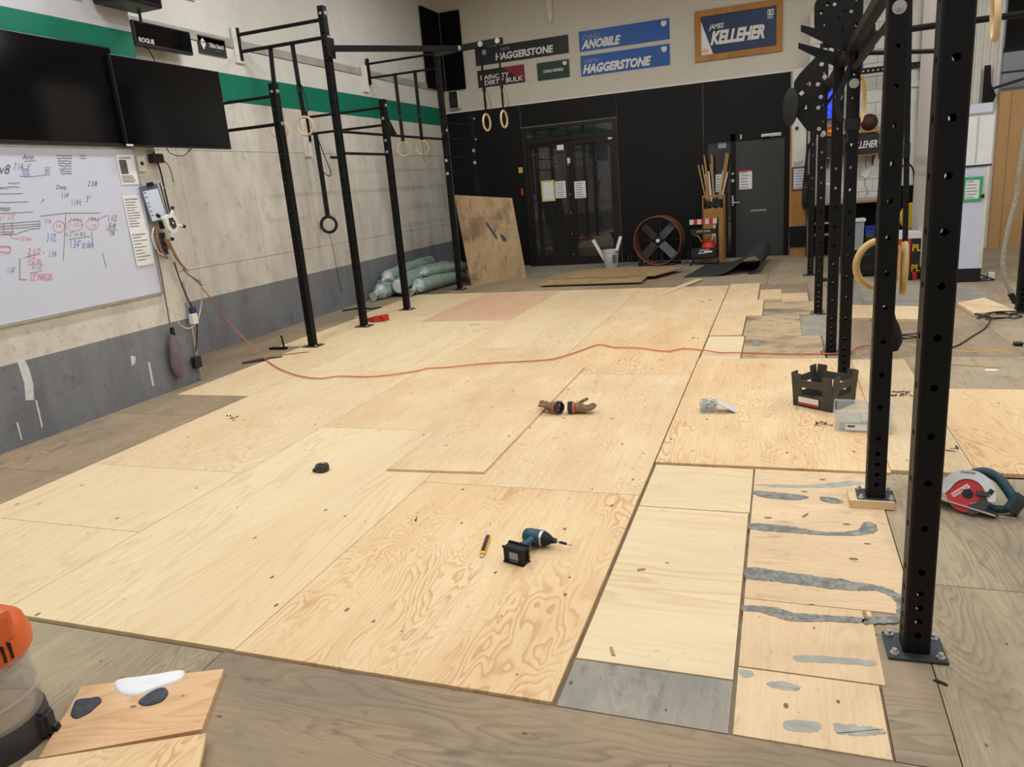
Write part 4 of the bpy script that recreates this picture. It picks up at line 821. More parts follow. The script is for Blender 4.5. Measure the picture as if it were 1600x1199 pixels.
for q in ((0, w_, 0, b_), (0, w_, h_ - b_, h_)): MB().bbox(q[0], q[1], -.03, .011, q[2], q[3], .004).build('frame_rail', 'frame_wood', t)
for q in ((0, b_), (w_ - b_, w_)): MB().bbox(q[0], q[1], -.029, .011, b_, h_ - b_, .004).build('frame_stile', 'frame_wood', t)
MB().box(b_, w_ - b_, -.004, .011, b_, h_ - b_).build('board', 'sign_navy', t)
MB().prism([(b_, b_), (b_ + .20, b_), (b_, h_ - b_ - .06)], (0, -.005, 0), (1, 0, 0), (0, 0, 1), (0, .001, 0)).build('white_corner', 'letter_white', t)
text('lettering', 'KELLEHER', (w_ * .18, -.006, h_ * .30), (w_ * .62, 0, 0), (0, 0, h_ * .27), 'letter_white', t, .3, .05); text('small_lettering', 'JAMES', (w_ * .16, -.006, h_ * .58), (w_ * .18, 0, 0), (0, 0, h_ * .13), 'letter_white', t, .3, .02)
MB().box(w_ * .83, w_ * .90, -.007, -.005, h_ * .72, h_ * .83).build('number_tile', 'letter_white', t); text('number', '10', (w_ * .835, -.008, h_ * .735), (w_ * .06, 0, 0), (0, 0, h_ * .08), 'sign_navy', t, 0, .02); MB().box(w_ * .83, w_ * .89, -.007, -.005, h_ * .65, h_ * .71).build('year_tile', 'letter_dim', t)
text('small_mark', 'HW', (b_ + .02, -.007, b_ + .03), (.10, 0, 0), (0, 0, .07), 'red_box', t)
# acoustic panels in the corner, small speaker, cord on the wall
t = thing('acoustic_panel', 'tall black acoustic panel on the left wall at the room corner', 'acoustic panel', (XL + .015, 12.15, 3.47)); MB().bbox(.002, .05, -.30, .46, 0, 1.40, .01).build('panel', 'cloth_black', t)
t = thing('acoustic_panel', 'tall black acoustic panel on the back wall at the room corner', 'acoustic panel', (-5.30, YB, 3.47)); MB().bbox(-.205, .20, -.05, -.002, 0, 1.40, .01).build('panel', 'cloth_black', t)
t = thing('wall_speaker', 'small white and black wall speaker under the corner acoustic panels', 'speaker', (-5.33, YB - .005, 3.12)); MB().bbox(-.10, .10, -.14, 0, 0, .33, .03).build('cabinet', 'white_paint', t); MB().bbox(-.085, .085, -.15, -.13, .015, .315, .006).build('grille', 'black_plastic', t); MB().lathe([(.02, 0), (.05, .004), (.055, .0)], (0, -.151, .12), (0, -1, 0), 18).build('cone', 'charcoal_plastic', t)
t = thing('roof_strut', 'pale hanging duct end touching the top edge over the signs', 'duct', (-3.33, YB - .06, 4.38)); MB().prism([(-.06, .5), (.07, .5), (.05, .06), (.02, 0), (-.02, .05)], (0, 0, 0), (1, 0, 0), (0, 0, 1), (0, .05, 0)).build('body', 'pvc_white', t)
a = px_(522, 246, XL + .02); t = thing('wall_sticker', 'small green strip stuck on the left wall beside the tall post', 'sticker', px_(522, 246, XL + .018)); MB().box(-.003, 0, -.10, .10, -.02, .02).build('strip', 'sign_green', t)
a = px_(698, 312, XL + .02)

# ================================================================== BACK AREA FLOOR THINGS
# plastic wrapped rolls
def roll(label, pts, r, tuft=True, hollow=False, mat='roll_green'):
    P = [Vector(p) for p in pts]; t = thing('foam_roll', label, 'foam roll', (P[0].x, P[0].y, P[0].z - r), group='wrapped foam rolls by the left wall'); L = t.location; S = spline([p - L for p in P], 7); rng = random.Random(int(r * 1e4) + int(P[0].y * 100))
    mb = MB().tube(S, [r * (1 + .05 * math.sin(i * 1.3)) for i in range(len(S))], 18, cap=not hollow); mb.build('roll', mat, t, True)
    d = (S[0] - S[1]).normalized()
    if tuft:
        pts2 = [S[0] - d * .02, S[0] + d * .06, S[0] + d * .12, S[0] + d * .17 + Vector((0, 0, -.03)), S[0] + d * .25 + Vector((0, 0, -.05))]; tb = MB().tube(pts2, [r * 1.01, r * .85, r * .35, r * .30, r * .55], 16)
        tb.v = [tuple(c + rng.uniform(-.012, .012) for c in v) for v in tb.v]; tb.build('plastic_wrap', 'roll_wrap', t, True)
    else: MB().lathe([(0, .0), (r * .75, .0), (r * .98, -.02)], S[0] + d * .012, d, 18, False).build('core', 'paper', t)
    return t
roll('green wrapped foam roll lying nearest the plywood field', [(-4.93, 9.33, .11), (-4.86, 10.0, .11), (-4.75, 10.75, .11)], .118)
roll('green bare-ended foam roll curving over the stack', [(-5.10, 9.0, .17), (-5.12, 9.6, .24), (-5.0, 10.3, .27), (-4.85, 10.9, .22)], .125, False)
roll('green foam roll lying highest against the left wall', [(-5.40, 9.2, .30), (-5.40, 9.9, .34), (-5.38, 10.8, .36)], .115)
roll('thin green wrapped foam roll squeezed between the lower two', [(-4.98, 9.75, .29), (-4.80, 10.3, .29), (-4.62, 10.8, .25)], .075)
roll('green wrapped foam roll at the bottom against the wall', [(-5.36, 8.85, .12), (-5.36, 9.6, .11), (-5.34, 10.6, .11)], .125)
o = MB().prism([(0, 0), (.12, .03), (.26, -.03), (.38, .04), (.36, .09), (.22, .06), (.08, .10)], (0, 0, .003), (1, .2, 0), (-.2, 1, 0), (0, 0, .004)).build('paper_scrap', 'paper', loc=pz(645, 468, FZ)); tag(o, 'torn white paper scrap on the floor before the green rolls', 'paper')
# leaning stained sheet
BLc = pz(737, 447, FZ); BRc = pz(823, 434, FZ); bdir = (BRc - BLc).normalized(); nrm = Vector((-bdir.y, bdir.x, 0)); wl = (BRc - BLc).length
t = thing('leaning_sheet', 'stained plywood sheet leaning against the rig by the black wall', 'plywood sheet', BLc); vv = nrm * .33 + Vector((0, 0, 1.52)); nn = bdir.cross(vv).normalized() * -.018
sh_ = MB().prism([(0, 0), (1, 0), (1.0, .91), (0, 1)], (0, 0, 0), bdir * wl, vv, nn); 
k = PLY('ply_lean', (186, 160, 122), (170, 144, 108), (142, 112, 78), 16, 1.0, .3, patch=((98, 80, 60), .52, .75), kn=.6)
o = sh_.build('board', 'ply_lean', t)
fn = nn.normalized() * -.0015
if fn.y > 0: fn = -fn
for pts in ([(.44, .66), (.47, .68), (.60, .50), (.60, .46), (.57, .48)], [(.66, .52), (.70, .52), (.76, .46), (.74, .43), (.68, .45)]): MB().prism(pts, fn * 1.1, bdir * wl, vv, fn).build('tar_streak', 'adhesive_dark', t)
# bucket and tools
t = thing('bucket', 'white plastic bucket holding white trowels before the glass doors', 'bucket', pz(955, 418, FZ)); MB().lathe([(.115, 0), (.12, .005), (.15, .29), (.158, .29), (.158, .32), (.145, .32), (.142, .30), (.112, .012), (0, .012)], seg=28).build('pail', 'bucket_white', t, True); MB().torus((0, 0, .27), (0, .3, 1), .16, .004, 28, 6).build('handle', 'dark_steel', t); MB().box(.06, .13, -.142, -.128, .1, .24).build('label', 'print_grey', t)
for lab, a, b in (('white flat tool leaning left in the bucket', (-.06, -.02, .05), (-.30, -.05, .52)), ('white flat tool leaning right in the bucket', (.03, -.01, .05), (.20, .0, .55))):
    A, B = Vector(a), Vector(b); q = thing('trowel', lab, 'tool', t.location + A); d = (B - A); MB().obox(d * .5, d * .5, Vector((0, .006, 0)), d.normalized().cross(Vector((0, 1, 0))) * .028).build('blade', 'paper', q)
t = thing('flat_box', 'low white box beside the bucket at the glass doors', 'box', pz(934, 411, FZ)); MB().bbox(-.14, .13, -.10, .10, 0, .10, .01).build('body', 'paper_blue', t); MB().bbox(-.145, .135, -.105, .105, .10, .125, .006).build('lid', 'paper', t)
# drum fan
t = thing('drum_fan', 'big round drum fan with orange rim and four grey blades', 'fan', (-1.38, 11.95, FZ)); ax = Vector((-.10, -1, 0)).normalized(); c = Vector((0, 0, .44)); R = .415
MB().lathe([(R, -.14), (R + .012, -.15), (R + .012, .15), (R, .14), (R - .006, .14), (R - .006, -.14), (R, -.14)], c, ax, 56, False).build('drum', 'fan_orange', t, True)
for s in (-.145, .145): MB().torus(c + ax * s, ax, R + .006, .011, 56, 8).build('rim', 'fan_orange', t, True)
ux = ax.cross(Vector((0, 0, 1))).normalized(); uz = Vector((0, 0, 1))
for i in range(4):
    an = math.radians(45 + 90 * i); rd = ux * math.cos(an) + uz * math.sin(an); tg = -ux * math.sin(an) + uz * math.cos(an); MB().obox(c + rd * .235 + ax * .05, rd * .155, (tg * .9 + ax * .42).normalized() * .075, (ax * .9 - tg * .42).normalized() * .004).build('blade', 'fan_blade', t)
MB().lathe([(.07, -.08), (.075, .05), (.05, .09), (.0, .09)], c, ax, 20).build('hub', 'charcoal_plastic', t, True); MB().cyl(c + ax * .09, c + ax * .10, .03, 16).build('hub_cap', 'paper', t)
MB().obox(c - ax * .12, uz * (R - .01), ux * .012, ax * .01).obox(c - ax * .12, ux * (R - .01), uz * .012, ax * .01).build('rear_strut', 'dark_steel', t)
MB().obox((0, .02, .03), (.30, 0, 0), (0, .15, 0), (0, 0, .012)).build('foot_frame', 'charcoal_plastic', t)
MB().cyl((-.37, -.05, .06), (-.31, -.05, .06), .06, 18).build('wheel', 'rubber', t); MB().cyl((.31, .05, .06), (.37, .05, .06), .06, 18).build('wheel', 'rubber', t)
# cart
t = thing('storage_cart', 'black rolling cart with red and white striped top edge', 'cart', (-.575, 11.75, FZ)); W2, D2 = .215, .17
for sx in (-1, 1):
    for sy in (-1, 1): MB().cyl((sx * W2, sy * D2, .09), (sx * W2, sy * D2, .77), .011).build('leg', 'black_steel', t); cs_ = MB().cyl((sx * W2 - .012, sy * D2, .045), (sx * W2 + .012, sy * D2, .045), .045, 16).build('caster', 'rubber', t); MB().obox((sx * W2, sy * D2, .075), (.018, 0, 0), (0, .014, 0), (0, 0, .02)).build('fork', 'bolt_zinc', cs_)
for z in (.12, .20, .55): MB().bbox(-W2, W2, -D2, D2, z, z + .015, .004).build('shelf', 'black_steel', t)
MB().box(-W2, W2, -D2 - .006, -D2, .14, .30).build('front_panel', 'sign_black', t); MB().box(-W2, W2, -D2 - .006, -D2, .53, .62).build('front_panel', 'sign_black', t)
text('lettering', 'SAFETY ZONE', (-.11, -D2 - .008, .565), (.22, 0, 0), (0, 0, .03), 'letter_white', t); text('lettering', 'WATCH', (-.07, -D2 - .008, .245), (.13, 0, 0), (0, 0, .03), 'letter_white', t, 0, .03); text('lettering', 'BE SAFE', (-.08, -D2 - .008, .20), (.15, 0, 0), (0, 0, .03), 'letter_white', t, 0, .03)
n_ = 7
for i in range(n_):
    x0 = -W2 - .01 + i * (2 * W2 + .02) / n_; w_ = (2 * W2 + .02) / n_; MB().prism([(0, 0), (w_, 0), (w_ + .0, .085), (0, .085)], (x0, -D2 - .012, .70), (1, 0, 0), (0, 0, 1), (0, .012, 0)).build('stripe_panel', 'red_plastic' if i % 2 else 'red_white', t)
o = thing('red_helmet', 'red domed helmet on the lower shelf of the cart', 'helmet', (-.50, 11.70, FZ + .216)); MB().lathe([(.13, 0), (.135, .03), (.12, .12), (.07, .18), (0, .20)], seg=20).build('shell', 'red_plastic', o, True); MB().box(-.06, .07, -.145, -.13, .005, .03).build('label', 'paper', o)
o = thing('yellow_strap', 'short yellow strap hanging in the cart', 'strap', (-.70, 11.66, .36)); MB().strip(spline([(-.05, -.06, .16), (.04, -.07, .13), (.10, -.07, .03)], 4), (0, 1, .3), .018, .004).build('webbing', 'yellow_box', o)
# pipe bin: wooden crate with dowels and pipes
t = thing('pipe_bin', 'tall wooden bin for dowels and pipes beside the dark door', 'bin', (-.45, 12.30, FZ)); 
MB().box(-.18, .18, -.16, -.142, 0, .92).build('front_board', 'jamb_wood', t); MB().box(-.18, .18, .142, .16, 0, 1.15).build('back_board', 'jamb_wood', t)
for s in (-1, 1): MB().box(s * .18 - .009, s * .18 + .009, -.16, .16, 0, 1.15).build('side_board', 'jamb_wood', t)
MB().box(-.17, .17, -.16, -.145, 1.12, 1.15).build('top_rail', 'jamb_wood', t); MB().box(-.16, .16, -.14, .14, .02, .04).build('base_board', 'jamb_wood', t)
o = thing('dark_bundle', 'dark purple bundle of bands in the pipe bin opening', 'bundle', (-.45, 12.22, .93)); mb = MB(); rng = random.Random(4)
for i in range(7): mb.tube(spline([(rng.uniform(-.15, .15), rng.uniform(-.05, .08), rng.uniform(.0, .15)) for _ in range(5)], 4, True), .018, 7, closed=True)
tag(mb.build('bands', 'glove_dark', o, True), 'tangled dark bands', None, kind='stuff')
for i, (a, b, m_, r_) in enumerate([((1104, 305), (1091, 258), 'dowel_wood', .013), ((1108, 305), (1097, 258), 'dowel_wood', .013), ((1110, 305), (1100, 243), 'dowel_wood', .016), ((1105, 305), (1102, 272), 'pvc_white', .016), ((1112, 305), (1107, 268), 'pvc_white', .016), ((1115, 305), (1112, 242), 'dowel_wood', .016), ((1117, 305), (1110, 257), 'dowel_wood', .013), ((1123, 305), (1130, 267), 'pvc_white', .018), ((1126, 305), (1137, 269), 'pvc_white', .014), ((1124, 305), (1135, 239), 'dowel_wood', .014), ((1127, 305), (1138, 240), 'dowel_wood', .013)]):
    A, B = py_(*a, 12.26), py_(*b, 12.36); A = Vector((min(max(A.x, -.60), -.30), 12.24 + .012 * (i % 4), 1.0)); A0 = A + (A - B).normalized() * .85; A0.x = min(max(A0.x, -.60), -.30); A0.y = min(A0.y, 12.30)
    base = Vector((A0.x, A0.y, A0.z)); o = thing('round_stick', ('white plastic pipe' if m_ == 'pvc_white' else 'wooden dowel') + ' in the pipe bin, number %d' % i, 'pipe' if m_ == 'pvc_white' else 'dowel', base, group='pipes and dowels in the bin')
    o['label'] = ['thin dowel leaning furthest left in the pipe bin', 'thin dowel second from the left in the pipe bin', 'tall thick dowel leaning left in the pipe bin', 'short white pipe leftmost in the pipe bin', 'short white pipe second from left in the pipe bin', 'tall dowel in the middle of the pipe bin', 'shorter dowel in the middle of the pipe bin', 'thick white pipe leaning right in the pipe bin', 'thin white pipe leaning furthest right in the pipe bin', 'tallest dowel leaning right in the pipe bin', 'tall dowel leaning furthest right in the pipe bin'][i]
    MB().cyl((0, 0, 0), B - base, r_, 10).build('stick', m_, o, True)
# stack of old sheets
k = thing('old_sheet', 'large stained plywood sheet on top of the low pile before the fan', 'plywood sheet', (-1.95, 10.55, .045)); MB().prism([(-1.0, -.42), (.78, -.55), (1.12, .25), (.55, .62), (-.70, .58)], (0, 0, 0), (1, 0, 0), (0, 1, 0), (0, 0, .022)).build('board', 'ply_tan', k)
k = thing('old_sheet', 'long narrow plywood sheet at the front of the low pile', 'plywood sheet', (-2.10, 9.85, FZ + .03)); MB().prism([(-.82, -.28), (.80, -.32), (.80, .30), (-.80, .34)], (0, 0, 0), (1, 0, 0), (0, 1, 0), (0, 0, .020)).build('board', 'ply_tan', k)
k = thing('old_sheet', 'pale plywood sheet right under the front sheet of the pile', 'plywood sheet', (-2.05, 10.3, FZ)); MB().prism([(-.80, -.62), (.72, -.60), (.70, .60), (-.75, .62)], (0, 0, 0), (1, 0, 0), (0, 1, 0), (0, 0, .028)).build('board', 'ply_tan', k)
k = thing('wood_spacer', 'wooden spacer under the rear sheet of the low pile', 'wood block', (-1.9, 10.75, .008)); MB().box(-.5, .5, -.04, .04, 0, .037).build('block', 'edge_wood', k)
k = thing('thin_offcut', 'long thin pale plywood offcut lying diagonally on the far sheets', 'offcut', pz(1060, 458, .001)); A, B = pz(1030, 462, .001), pz(1094, 437, .001); d = B - A; pd = Vector((-d.y, d.x, 0)).normalized() * .055; MB().prism([(0, -1), (1, -1), (1, 1), (0, 1)], A - k.location, d, pd, (0, 0, .012)).build('strip', 'ply_white', k)
# curled rubber mat
t = thing('rubber_mat', 'black rubber mat with its right end curled over by the door', 'mat', (-.2, 10.9, FZ)); prof = spline([(-.52, 0, .006), (-.15, 0, .008), (.10, 0, .05), (.28, 0, .16), (.40, 0, .25), (.52, 0, .27), (.60, 0, .20), (.58, 0, .10), (.50, 0, .03), (.42, 0, .012)], 6); n_ = len(prof); mb = MB()
A = [Vector((p.x - .02, -.80 + .10 * (p.x > .05) * min(1, p.x * 3), p.z)) for p in prof]; B = [Vector((p.x * .9 + .16, .95, p.z * 1.25)) for p in prof]; cols = 6
vs = []; 
for i in range(n_):
    tn = (prof[min(i + 1, n_ - 1)] - prof[max(i - 1, 0)]).normalized(); nm = Vector((-tn.z, 0, tn.x)) * .006
    for s in (-1, 1):
        for j in range(cols + 1): vs.append(A[i].lerp(B[i], j / cols) + nm * s)
W_ = 2 * (cols + 1); fs = []
for i in range(n_ - 1):
    for j in range(cols): a0 = i * W_ + j; b0 = a0 + cols + 1; fs += [(a0, a0 + 1, a0 + W_ + 1, a0 + W_), (b0, b0 + W_, b0 + W_ + 1, b0 + 1)]
    a0 = i * W_; fs += [(a0, a0 + W_, a0 + W_ + cols + 1, a0 + cols + 1), (a0 + cols, a0 + 2 * cols + 1, a0 + W_ + 2 * cols + 1, a0 + W_ + cols)]
for i in (0, n_ - 1):
    for j in range(cols): a0 = i * W_ + j; fs.append((a0, a0 + cols + 1, a0 + cols + 2, a0 + 1))
mb.add(vs, fs).build('mat', 'rubber_mat', t, True)

# ================================================================== RIGHT BACK CORNER
# jamb post right of the door
t = thing('jamb_post', 'white post over bare wood right of the dark door', 'post', (.95, 12.30, FZ)); 
MB().box(-.125, .10, .0, .30, 1.15, 3.06).build('white_board', 'block_paint', t); MB().box(-.125, .12, -.012, .30, .52, 1.15).build('wood_board', 'jamb_wood', t); MB().box(-.14, .13, -.03, .30, .17, .52).build('black_board', 'panel_black', t); MB().box(-.125, .12, 0, .30, 0, .17).build('wood_foot', 'jamb_wood', t); MB().box(-.15, -.125, -.02, .30, .52, 2.1).build('wood_edge', 'frame_wood', t)
text('stencil', 'EXIT', (-.08, -.003, 1.52), (.14, 0, 0), (0, 0, .07), 'print_grey', t)
a = (.855, 1.065, 1.13, 1.475); paper('white form in a thin red border on the jamb post', *a, 12.28, 7, 'paper_blue', 'fan_orange')
t = thing('door_sensor', 'round black sensor knob on the white jamb post', 'sensor', (.90, 12.295, 2.12)); MB().cyl((0, 0, 0), (0, -.03, 0), .026, 14).build('knob', 'black_plastic', t)
t = thing('rope_bundle', 'black ropes and bands hanging beside the white jamb post', 'rope bundle', (1.10, 12.18, .85)); mb = MB(); rng = random.Random(8)
for i in range(6): mb.tube(spline([(rng.uniform(-.05, .05), rng.uniform(-.03, .03), 1.0), (rng.uniform(-.08, .06), rng.uniform(-.04, .04), .6), (rng.uniform(-.1, .04), rng.uniform(-.04, .04), .05), (rng.uniform(-.05, .05), rng.uniform(-.04, .04), .0), (rng.uniform(-.05, .06), rng.uniform(-.04, .04), .5)], 5), .014, 6)
tag(mb.build('strands', 'black_cord', t, True), None, None, kind='stuff'); MB().cyl((0, .06, 1.0), (0, -.06, 1.02), .008).build('hook', 'dark_steel', t)
# shelf wall with a block wall behind
blk_w = MB().box(1.08, 3.35, 12.48, 12.56, FZ, 3.9).build('wall_block', 'column_paint'); tag(blk_w, 'white painted block wall behind the shelves', 'wall', kind='structure')
nb = 0
bme = None
for r_ in range(19):
    for c_ in range(6):
        x0 = 1.10 + c_ * .40 - (.2 if r_ % 2 else 0); x1 = x0 + .392; x0 = max(x0, 1.09); x1 = min(x1, 3.34); z0 = FZ + .02 + r_ * .20
        if x1 - x0 > .06: MB().box(x0, x1, 12.462, 12.48, z0, z0 + .192).build('block', 'block_paint', blk_w)
t = thing('blue_screen', 'glowing blue screen between the posts over the shelves', 'television', (1.40, 12.30, 2.20)); MB().bbox(-.12, .20, 0, .05, 0, .50, .006).build('casing', 'black_plastic', t); MB().box(-.105, .185, -.003, 0, .02, .48).build('display', 'screen_blue', t); MB().box(.0, .06, .05, .16, .18, .3).build('mount', 'dark_steel', t)
def shelf(label, z, x0, x1): 
    t = thing('wall_shelf', label, 'shelf', ((x0 + x1) / 2, 12.30, z)); MB().bbox(-(x1 - x0) / 2, (x1 - x0) / 2, -.15, .16, 0, .03, .004).build('board', 'frame_wood', t)
    for s in (-1, 1): MB().prism([(0, 0), (.2, 0), (.2, -.16)], (s * (x1 - x0) * .4, -.05, 0), (0, 1, 0), (0, 0, 1), (.012, 0, 0)).build('bracket', 'black_steel', t)
    return t
shelf('upper wooden wall shelf carrying the brown ball', 1.94, 1.30, 2.16); shelf('lower wooden wall shelf under the name banner', 1.585, 1.30, 2.16)
t = thing('brown_ball', 'dark brown medicine ball on the upper wall shelf', 'ball', (1.99, 12.24, 1.97)); MB().lathe([(.0, 0), (.04, .006), (.085, .03), (.12, .075), (.13, .13), (.12, .185), (.085, .23), (.04, .254), (0, .26)], seg=24).build('ball', 'ball_brown', t, True); MB().torus((0, 0, .13), (.2, .3, 1), .129, .003, 30, 5).build('seam', 'black_cord', t)
t = thing('name_banner', 'black name banner standing between the two wall shelves', 'banner', (1.80, 12.13, 1.615)); MB().box(-.48, .34, 0, .012, 0, .30).build('board', 'sign_black', t); text('lettering', 'KELLEHER', (-.10, -.002, .09), (.41, 0, 0), (0, 0, .11), 'letter_white', t, .3, .02)
t = thing('orange_box', 'small orange red box on the left of the upper shelf', 'box', (1.44, 12.24, 1.97)); MB().bbox(-.10, .08, -.08, .08, 0, .12, .004).build('carton', 'red_box', t); MB().box(-.06, .04, -.082, -.08, .03, .07).build('label', 'yellow_box', t)
# counter
t = thing('work_counter', 'black counter with grey wooden top below the shelves', 'counter', (1.70, 12.16, FZ)); MB().bbox(-.55, .52, -.20, .30, .88, .92, .004).build('worktop', 'grey_ledge', t); MB().box(-.55, .52, -.205, -.19, .86, .895).build('edge_strip', 'edge_wood', t); MB().box(-.55, .52, .24, .30, 0, .88).build('back_panel', 'panel_black', t)
for x in (-.53, -.1, .50): MB().box(x - .015, x + .015, -.18, .28, 0, .88).build('side_panel', 'panel_black', t)
for z in (.36, .55): MB().bbox(-.5, -.12, -.15, .22, z, z + .025, .003).build('drawer_rail', 'alu', t)
for lab, x, y, w_, h_, m_, lidm in (('grey plastic bin with pale lid under the counter', 1.86, 12.10, .18, .46, 'grey_box', 'paper'), ('blue recycling box under the counter', 2.06, 12.08, .18, .34, 'blue_box', None)):
    q = thing('storage_box', lab, 'bin', (x, y - .02, FZ + .10 if m_ == 'grey_box' else FZ + .14)); MB().prism([(-w_ * .45, 0), (w_ * .45, 0), (w_ * .5, h_), (-w_ * .5, h_)], (0, -.13, 0), (1, 0, 0), (0, 0, 1), (0, .24, 0)).build('body', m_, q)
    if lidm: MB().bbox(-w_ * .62, w_ * .62, -.15, .13, h_, h_ + .05, .01).build('lid', lidm, q)
    else: MB().box(-w_ * .53, w_ * .53, -.145, -.12, h_ - .03, h_).build('rim', m_, q)
    MB().box(-w_ * .4, w_ * .4, -.1, .1, -(.10 if m_ == 'grey_box' else .14), 0).build('plinth', 'panel_black', q)
q = thing('clear_jar', 'pale plastic jar on the counter between the posts', 'jar', (1.42, 12.10, .90)); MB().lathe([(.07, 0), (.075, .02), (.075, .22), (.06, .25), (.06, .28), (0, .28)], seg=18).build('jar', 'grey_box', q, True); MB().lathe([(.064, .27), (.064, .31), (0, .31)], seg=18).build('lid', 'paper', q)
t = thing('hanging_tag', 'small white tag on a cord before the block wall', 'tag', (1.985, 12.44, 1.30)); MB().obox((0, 0, 0), (.045, 0, -.03), (0, .003, 0), (.035, 0, .05)).build('card', 'paper', t); MB().tube([(0, 0, .05), (-.01, 0, .35)], .004, 5).build('cord', 'grey_cord', t); MB().tube(spline([(0, .0, -.05), (.0, 0, -.2), (.05, 0, -.3), (.0, 0, -.38)], 4), .004, 5).build('cable', 'grey_cord', t)
# big white pipe with perforated steel strut
t = thing('drain_pipe', 'thick white vertical pipe with collar on the block wall', 'pipe', (2.59, 12.315, .86)); MB().cyl((0, 0, 0), (0, 0, 3.1), .10, 24).build('pipe', 'pipe_white', t, True); MB().lathe([(.10, 1.70), (.135, 1.70), (.135, 1.78), (.10, 1.80)], seg=24).build('collar', 'pipe_white', t)
for z in (1.66, 2.62): MB().cyl((-.13, -.03, z), (-.10, -.03, z + .02), .02).build('pipe_bolt', 'bolt_zinc', t)
t = thing('strut_rail', 'black perforated steel strut crossing before the white pipe', 'rail', (2.30, 12.18, 2.86)); gusset(t, [(1.75, 2.83), (2.85, 2.83), (2.85, 2.92), (1.75, 2.92)], 12.18, .006, 'perforated_strip', holes=[[(x - .012, 2.863), (x + .012, 2.863), (x + .012, 2.887), (x - .012, 2.887)] for x in [1.8 + .07 * i for i in range(15)]])
MB().box(.42, .52, 0, .05, -.75, .7).build('upright_bar', 'black_steel', t); MB().box(.40, .55, -.01, 0, .6, .66).build('bolt_plate', 'dark_steel', t)
# boxed white column
t = thing('wall_column', 'boxed white column with charts right of the white pipe', 'column', (2.65, 8.75, FZ)); t['kind'] = 'structure'; t.name = 'wall_column'
MB().box(-.27, .29, .002, 1.20, .165, 2.06).build('panel_front', 'column_paint', t); MB().box(-.305, -.27, 0, 1.20, .165, 4.0).build('side_fin', 'column_paint', t); MB().box(-.305, .295, -.01, 1.20, 0, .165).build('plinth', 'black_plastic', t); MB().box(.27, .30, -.012, .02, .165, 1.60).build('corner_trim', 'pvc_white', t); MB().box(-.29, .285, -.006, .002, .165, 2.05).build('whiteboard_panel', 'whiteboard', t)
a = rect_px((1513, 178), (1548, 256), 8.74); t = thing('wall_chart', 'tall white chart sheet at the top of the white column', 'chart', (2.96, 8.735, a[2])); MB().box(-.30, .0, -.002, .0, 0, a[3] - a[2]).build('page', 'paper', t); ln = MB()
for i in range(26): ln.box(-.17, -.15, -.003, -.002, .02 + i * (a[3] - a[2] - .06) / 26, .027 + i * (a[3] - a[2] - .06) / 26)
tag(ln.build('scale_marks', 'print_grey', t), None, None, kind='stuff'); MB().box(-.29, -.01, -.004, -.002, a[3] - a[2] - .03, a[3] - a[2]).build('hanger_strip', 'grey_ledge', t)
for z in (-.02,): MB().box(-.31, .01, -.006, .0, -.02, 0).build('rail', 'dark_steel', t)
a = rect_px((1508, 281), (1530, 311), 8.74); t = paper('calendar sheet taped with green tape on the white column', *a, 8.735, 6, 'paper', 'tape_green')
t = thing('marker_clip', 'small black clip right of the green taped calendar', 'clip', py_(1534, 307, 8.74)); MB().prism([(-.03, 0), (.02, .03), (.02, -.02)], (0, 0, 0), (1, 0, 0), (0, 0, 1), (0, -.02, 0)).build('clip', 'black_plastic', t)
t = thing('extension_block', 'white socket block on black cable beside the column foot', 'plug', pz(1547, 437, FZ)); MB().bbox(-.03, .04, -.03, .03, 0, .09, .006).build('body', 'white_paint', t); MB().tube(spline([(-.32, .02, .05), (-.12, .0, .06), (.0, -.04, .02), (.02, -.08, .008), (-.10, -.12, .008), (-.14, -.04, .01), (-.03, -.03, .03)], 5), .008, 6).build('cable', 'black_cord', t)
# boxes by the column
t = thing('tall_carton', 'tall red and black carton standing left of the white column', 'carton', (2.20, 9.25, FZ)); MB().box(-.115, .03, -.12, .12, 0, .52).build('red_side', 'red_box', t); MB().box(.03, .17, -.121, .12, 0, .52).build('black_side', 'sign_black', t)
for z in (.10, .36): text('lettering', 'PL', (.05, -.124, z), (.10, 0, 0), (0, 0, .09), 'yellow_box', t, 0, .03)
for z in (.07, .12, .40): MB().box(-.10, -.0, -.122, -.12, z, z + .015).build('white_print', 'paper', t)
t2 = thing('white_carton', 'open white carton on top of the red and black one', 'carton', (2.22, 9.26, FZ + .521)); MB().prism([(-.16, 0), (.17, 0), (.18, .07), (-.15, .10)], (0, -.12, 0), (1, 0, 0), (0, 0, 1), (0, .24, 0)).build('tray', 'paper', t2); MB().prism([(-.20, 0), (-.12, .10), (-.14, .12)], (0, -.13, 0), (1, 0, 0), (0, 0, 1), (0, .20, 0)).build('flap', 'paper', t2)
t = thing('hose_reel', 'yellow cable reel hanging behind the cartons', 'reel', (2.44, 10.3, .70)); MB().lathe([(.0, -.05), (.20, -.05), (.205, 0), (.20, .05), (0, .05)], (0, 0, 0), (0.2, -1, 0), 28).build('drum', 'yellow_box', t, True); MB().lathe([(.05, .05), (.06, .07), (0, .08)], (0, 0, 0), (.2, -1, 0), 16).build('hub', 'black_plastic', t); MB().prism([(-.12, -.28), (.0, 0), (.12, -.28), (.09, -.28), (0, -.06), (-.09, -.28)], (0, -.07, 0), (1, 0, 0), (0, 0, 1), (0, .02, 0)).build('stand', 'black_steel', t); MB().box(-.14, .14, -.1, .1, -.72, -.28).build('crate_below', 'panel_black', t)
t = thing('striped_board', 'small black and white striped board on a stand beside the pipe foot', 'board', (2.66, 12.2, .66)); MB().box(0, .08, 0, .05, -.68, 0).build('stand', 'panel_black', t); 
